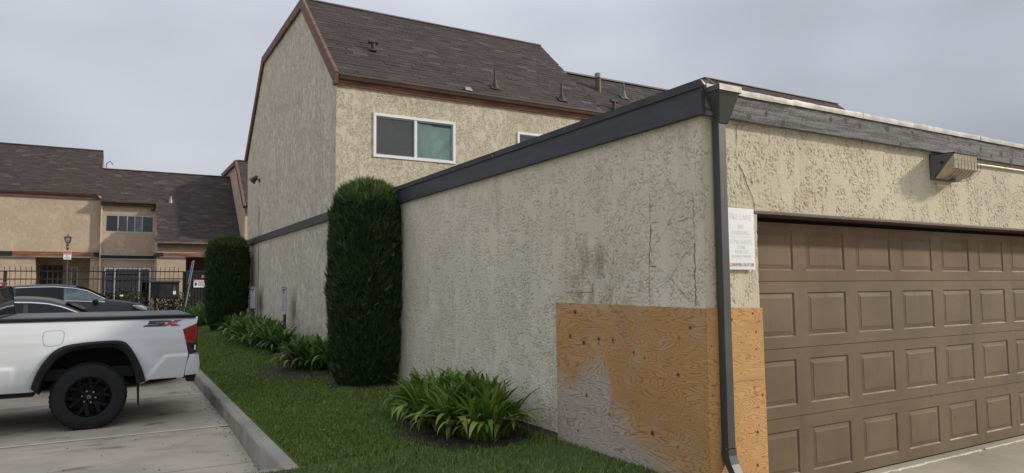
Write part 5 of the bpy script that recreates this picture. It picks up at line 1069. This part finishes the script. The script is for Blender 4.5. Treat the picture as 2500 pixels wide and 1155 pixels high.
    for quad in ([q(-.005,1),q(.2,1),q(.2,.72),q(-.005,.72)], [q(-.005,.719),q(.066,.719),q(.066,.64),q(-.005,.64)], [q(-.005,.639),q(.178,.639),q(.178,.36),q(-.005,.36)], [q(.112,.359),q(.178,.359),q(.178,.28),q(.112,.28)], [q(-.03,.279),q(.178,.279),q(.178,0),q(-.045,0)]): mm.add(pts(quad), [(0,1,2,3)])
    d = obj('decal_letter', mm, M['decal_black'], t)
    mm = MB(); mm.add([(x, YC-hw(x, z)-.0056, z) for x, z in (q(.165,1),q(.225,1),q(.335,0),q(.26,0))], [(0,1,2,3)]); mm.add([(x, YC-hw(x, z)-.0062, z) for x, z in (q(.285,1),q(.34,1),q(.205,0),q(.14,0))], [(0,1,2,3)]); obj('decal_letter', mm, M['decal_red'], t)
    mm = MB(); mm.add([(x, YC-hw(x, z)-.0042, z) for x, z in (q(.27,1.02),q(.36,1.02),q(.30,.5),q(.37,-.03),q(.30,-.03),q(.25,.5))], [(0,1,2,3,4,5)]); obj('decal_outline', mm, M['decal_grey'], t)
    # cab
    ax, bx = -1.06, -3.2; rows = []
    for x, zt_, wt, wb in ((-1.065,1.26,.84,.86), (-1.08,1.50,.72,.85), (-1.095,1.64,.66,.85), (-1.13,1.685,.63,.85), (-1.22,1.705,.63,.85), (-1.7,1.745,.64,.85), (-2.1,1.73,.64,.85), (-2.32,1.68,.64,.85), (-3.0,1.27,.74,.85)):
        zb_ = 1.235; r = []
        for side in (-1, 1):
            seq = [(wb, zb_), (wb*.6+wt*.4, zb_+(zt_-zb_)*.4), (wt*1.02, zb_+(zt_-zb_)*.86), (wt*.93, zb_+(zt_-zb_)*.97), (wt*.5, zt_), (.0, zt_)]
            seq = seq if side < 0 else seq[:-1][::-1]
            r += [(x, YC+side*w, z) for w, z in seq]
        rows.append(r)
    m = MB(); m.grid(rows); m.box(ax-.01, ax+.0, YC-.85, YC+.85, .6, 1.25); m.box(-3.9, -3.0, YC-.80, YC+.80, .8, 1.20); m.box(-4.28, -3.88, YC-.62, YC+.62, .55, 1.12); cab = obj('cab', m, M['white_paint'], t, smooth=True)
    def cabside(x, k): # point on cab side surface
        xs_ = [-1.065,-1.08,-1.095,-1.13,-1.22,-1.7,-2.1,-2.32,-3.0]; zt_ = np.interp(-x, [-a for a in xs_], [1.26,1.5,1.64,1.685,1.705,1.745,1.73,1.68,1.27]); wt = np.interp(-x, [-a for a in xs_], [.84,.72,.66,.63,.63,.64,.64,.64,.74])
        return .85*(1-k)+wt*1.02*k+.006, 1.235+(zt_-1.235)*.86*k
    for side in (-1, 1):
        for a, b in ((-1.16, -1.74), (-1.82, -2.42)):
            m = MB(); m.grid([[(x, YC+side*cabside(x, kk)[0], cabside(x, kk)[1]) for x in np.linspace(a, b, 6)] for kk in (.06, .5, .92)]); obj('side_window', m, M['dark_glass'], cab, smooth='all')
    m = MB(); m.add([(-1.055, YC-.845, 1.262), (-1.055, YC+.845, 1.262), (-1.074, YC+.70, 1.60), (-1.085, YC+.63, 1.645), (-1.085, YC-.63, 1.645), (-1.074, YC-.70, 1.60)], [(0,1,2,3,4,5)]); obj('rear_window', m, M['dark_glass'], cab); m = MB(); m.box(-1.13, -1.085, YC-.17, YC+.17, 1.648, 1.688); obj('brake_light', m, M['red_lens'], cab, bevel=.006)
    m = MB(); m.add([(-2.36,YC-.60,1.665),(-2.36,YC+.60,1.665),(-2.98,YC+.70,1.285),(-2.98,YC-.70,1.285)], [(0,1,2,3)]); obj('windscreen', m, M['dark_glass'], cab)
    # underside
    m = MB(); m.box(-3.9, .78, YC-.42, YC-.32, .44, .56); m.box(-3.9, .78, YC+.32, YC+.42, .44, .56); m.box(-4.1, .86, YC-.82, YC+.82, .56, .68); m.tube([(-.165, YC-.8, .39), (-.165, YC+.8, .39)], .05, 10); m.lathe([(.0, -.16), (.13, -.1), (.15, 0), (.13, .1), (0, .16)], (-.165, YC, .39), 'Y', 14); m.tube([(-3.4, YC-.8, .39), (-3.4, YC+.8, .39)], .05, 10); m.box(-2.9, -.70, YC-.86, YC-.6, .40, .46); obj('chassis', m, M['under'], t)
    m = MB(); m.hexa([(.40,YC-.80,.50),(.80,YC-.80,.53),(.80,YC-.3,.53),(.40,YC-.3,.50)], [(.40,YC-.84,.56),(.84,YC-.84,.56),(.84,YC-.3,.56),(.40,YC-.3,.56)]); m.lathe([(.0,-.1),(.30,-.09),(.34,0),(.30,.09),(0,.1)], (.46, YC, .50), 'Z', 20); obj('spare_tyre', m, M['tyre'], t)
    m = MB(); m.add([(.315,9.44,.62),(.315,9.70,.62),(.335,9.70,.22),(.335,9.45,.22),(.34,9.44,.62),(.34,9.70,.62),(.350,9.70,.22),(.350,9.45,.22)], [(0,1,2,3),(7,6,5,4),(0,3,7,4),(1,5,6,2),(2,6,7,3)]); obj('mud_flap', m, M['plastic'], t, bevel=.003)
    for side in (-1, 1): m = MB(); m.box(-2.75, -2.55, YC+side*1.0-.09, YC+side*1.0+.09, 1.18, 1.38); obj('door_mirror', m, M['plastic'], t, bevel=.03)
truck()
def car(name, label, x_nose, y_near, g, width, prof, hood, belt, win, paint, glass_cols, wheels, R=.33, trim=True, mirror=None, headlight=None):
    """prof: roof line (x, z) of the greenhouse; hood: lower body top (x, z); x along the length, nose at +x"""
    YC = y_near+width/2; t = thing(name, label, 'car', (x_nose-2.2, YC, g)); hw = width/2; x_tail = hood[0][0]
    xs = sorted(set(list(np.linspace(x_tail, x_nose, 70)))); rows = []
    nose = lambda x: 1-.42*max(0, (x-(x_nose-.55))/.55)**2.2-.30*max(0, ((x_tail+.5)-x)/.5)**2.2
    for x in xs:
        w = hw*nose(x); zh = interp(x, hood); r = []; seq = [(w*.90, g+.20), (w*.985, g+.30), (w, g+.55), (w*.985, zh-.13), (w*.94, zh-.03), (w*.80, zh), (0, zh+.012)]
        r = [(x, YC-a, z) for a, z in seq]+[(x, YC+a, z) for a, z in seq[:-1][::-1]]; rows.append(r)
    m = MB(); m.grid(rows); m.add(rows[0], [tuple(range(len(rows[0])))]); m.add(rows[-1], [tuple(range(len(rows[-1])))]); body = obj('body', m, paint, t, smooth=True)
    gx = np.linspace(prof[0][0], prof[-1][0], 44); rows = []
    def gh(x, k):   # greenhouse side: k 0 belt, 1 roof edge
        zr = interp(x, prof); zb = interp(x, belt); tum = .17*min(1, max(0, (zr-zb)/.45)); return hw*.955-tum*k, zb+(zr-.045-zb)*k
    for x in gx:
        zr = interp(x, prof); zb = interp(x, belt); seq = [gh(x, 0), gh(x, .5), gh(x, 1), (gh(x, 1)[0]-.05, zr-.012), (gh(x, 1)[0]*.5, zr+.005), (0, zr+.012)]
        rows.append([(x, YC-a, z) for a, z in seq]+[(x, YC+a, z) for a, z in seq[:-1][::-1]])
    m = MB(); m.grid(rows); obj('roof', m, paint, t, smooth=True)
    tops = []
    for i, (a, b) in enumerate(win):
        for side in (-1, 1):
            X = np.linspace(a, b, 14); m = MB(); m.grid([[(x, YC+side*(gh(x, kk)[0]+.006), gh(x, kk)[1]) for x in X] for kk in (.06, .35, .65, .88)]); obj('side_window', m, glass_cols[i % len(glass_cols)], t, smooth='all')
    if trim:
        X = np.linspace(win[0][0]-.02, win[-1][1]+.03, 30)
        for side in (-1, 1): m = MB(); m.tube([(x, YC+side*(gh(x, .93)[0]+.010), gh(x, .93)[1]) for x in X], .012, 6); m.tube([(x, YC+side*(gh(x, .03)[0]+.012), gh(x, .03)[1]) for x in X], .010, 6); obj('window_trim', m, M['chrome'], t, smooth=True)
    # windscreen and rear glass
    def slab(x0, x1, nm):
        m = MB(); m.grid([[(x, YC+(gh(x, 1)[0]-.03)*s, interp(x, prof)+.016) for s in np.linspace(-1, 1, 7)] for x in np.linspace(x0, x1, 8)]); obj(nm, m, M['dark_glass'], t, smooth='all')
    pk = [p[0] for p in prof]; slab(prof[-3][0]+.04, prof[-1][0]-.03, 'windscreen'); slab(prof[0][0]+.03, prof[1][0], 'rear_window')
    for wx in wheels:
        for side in (-1, 1):
            m = MB(); n = 18; m.add([(wx+(R+.07)*math.cos(a), YC+side*(hw+.004), g+R+(R+.07)*math.sin(a)) for a in np.linspace(-.4, math.pi+.4, n)], [tuple(range(n))]); obj('wheel_arch', m, M['under'], t)
            wheel(t, wx, YC+side*(hw+.012), g+R, R, R*.66, side, False)
    if mirror:
        for side in (-1, 1): m = MB(); m.tube([(mirror[0], YC+side*(hw*.93), mirror[1]-.03), (mirror[0], YC+side*(hw+.02), mirror[1]-.01), (mirror[0]-.01, YC+side*(hw+.10), mirror[1]), (mirror[0]-.02, YC+side*(hw+.19), mirror[1])], [.03, .05, .085, .05], 10); obj('door_mirror', m, M['plastic'], t, smooth=True)
    if headlight:
        for side in (-1, 1):
            m = MB(); rows = []
            for (x, z0, z1) in headlight: w = hw*nose(x)*.985+.012; rows.append([(x, YC+side*w, z0), (x+.004, YC+side*(w-.002), (z0+z1)/2), (x, YC+side*(w-.03), z1)])
            m.grid(rows); obj('headlight', m, mat('headlight_lens', (.55,.57,.6), .1, metal=.5, var=.3, vs=14, coat=1), t, smooth='all')
    return t
dk = mat('charcoal_car_paint', (.018,.020,.027), .4, var=.05, coat=.25); bk = mat('dark_metallic_paint', (.012,.014,.017), .4, var=.05, coat=.25)
clear = mat('clear_side_glass', (.10,.15,.14), .05, var=.5, vs=3, spec=.8)
car('parked_suv', 'charcoal crossover with chrome window trim parked farthest, near the iron fence', 1.15, 25.0, pav(25.9), 1.84,
    [(-2.95,1.30),(-2.6,1.66),(-2.45,1.715),(-1.93,1.745),(-1.44,1.752),(-.91,1.70),(-.54,1.60),(-.02,1.30)], [(-3.2,1.12),(-2.9,1.22),(-.1,1.26),(.10,1.25),(.54,1.19),(.95,1.10),(1.10,1.0),(1.15,.80)], [(-3,1.29),(-2.4,1.27),(-1.17,1.235),(-.45,1.205),(0,1.19)], [(-2.38,-1.20),(-1.17,-.12)], dk, [M['dark_glass'], clear], (.386, -2.2), .34, True, (-.34, 1.21), [(.66,1.05,1.085),(.80,.97,1.08),(.95,.92,1.06),(1.08,.91,1.0)])
car('parked_sedan', 'dark saloon parked just behind the pickup, only its roof showing', 1.02, 12.75, pav(13.6), 1.80,
    [(-2.55,1.02),(-2.0,1.36),(-1.65,1.45),(-1.22,1.482),(-1.02,1.475),(-.81,1.452),(-.62,1.395),(-.41,1.296),(.18,.98)], [(-3.55,.92),(-3.3,1.0),(-2.2,1.0),(.0,.985),(.3,.95),(.75,.86),(.95,.76),(1.02,.60)], [(-2.6,1.0),(.2,.955)], [(-2.15,-1.12),(-1.06,-.10)], bk, [M['dark_glass']], (.15, -2.6), .32, True, (-.15, 1.02), [(.55,.66,.74),(.75,.64,.74),(.92,.62,.70)])
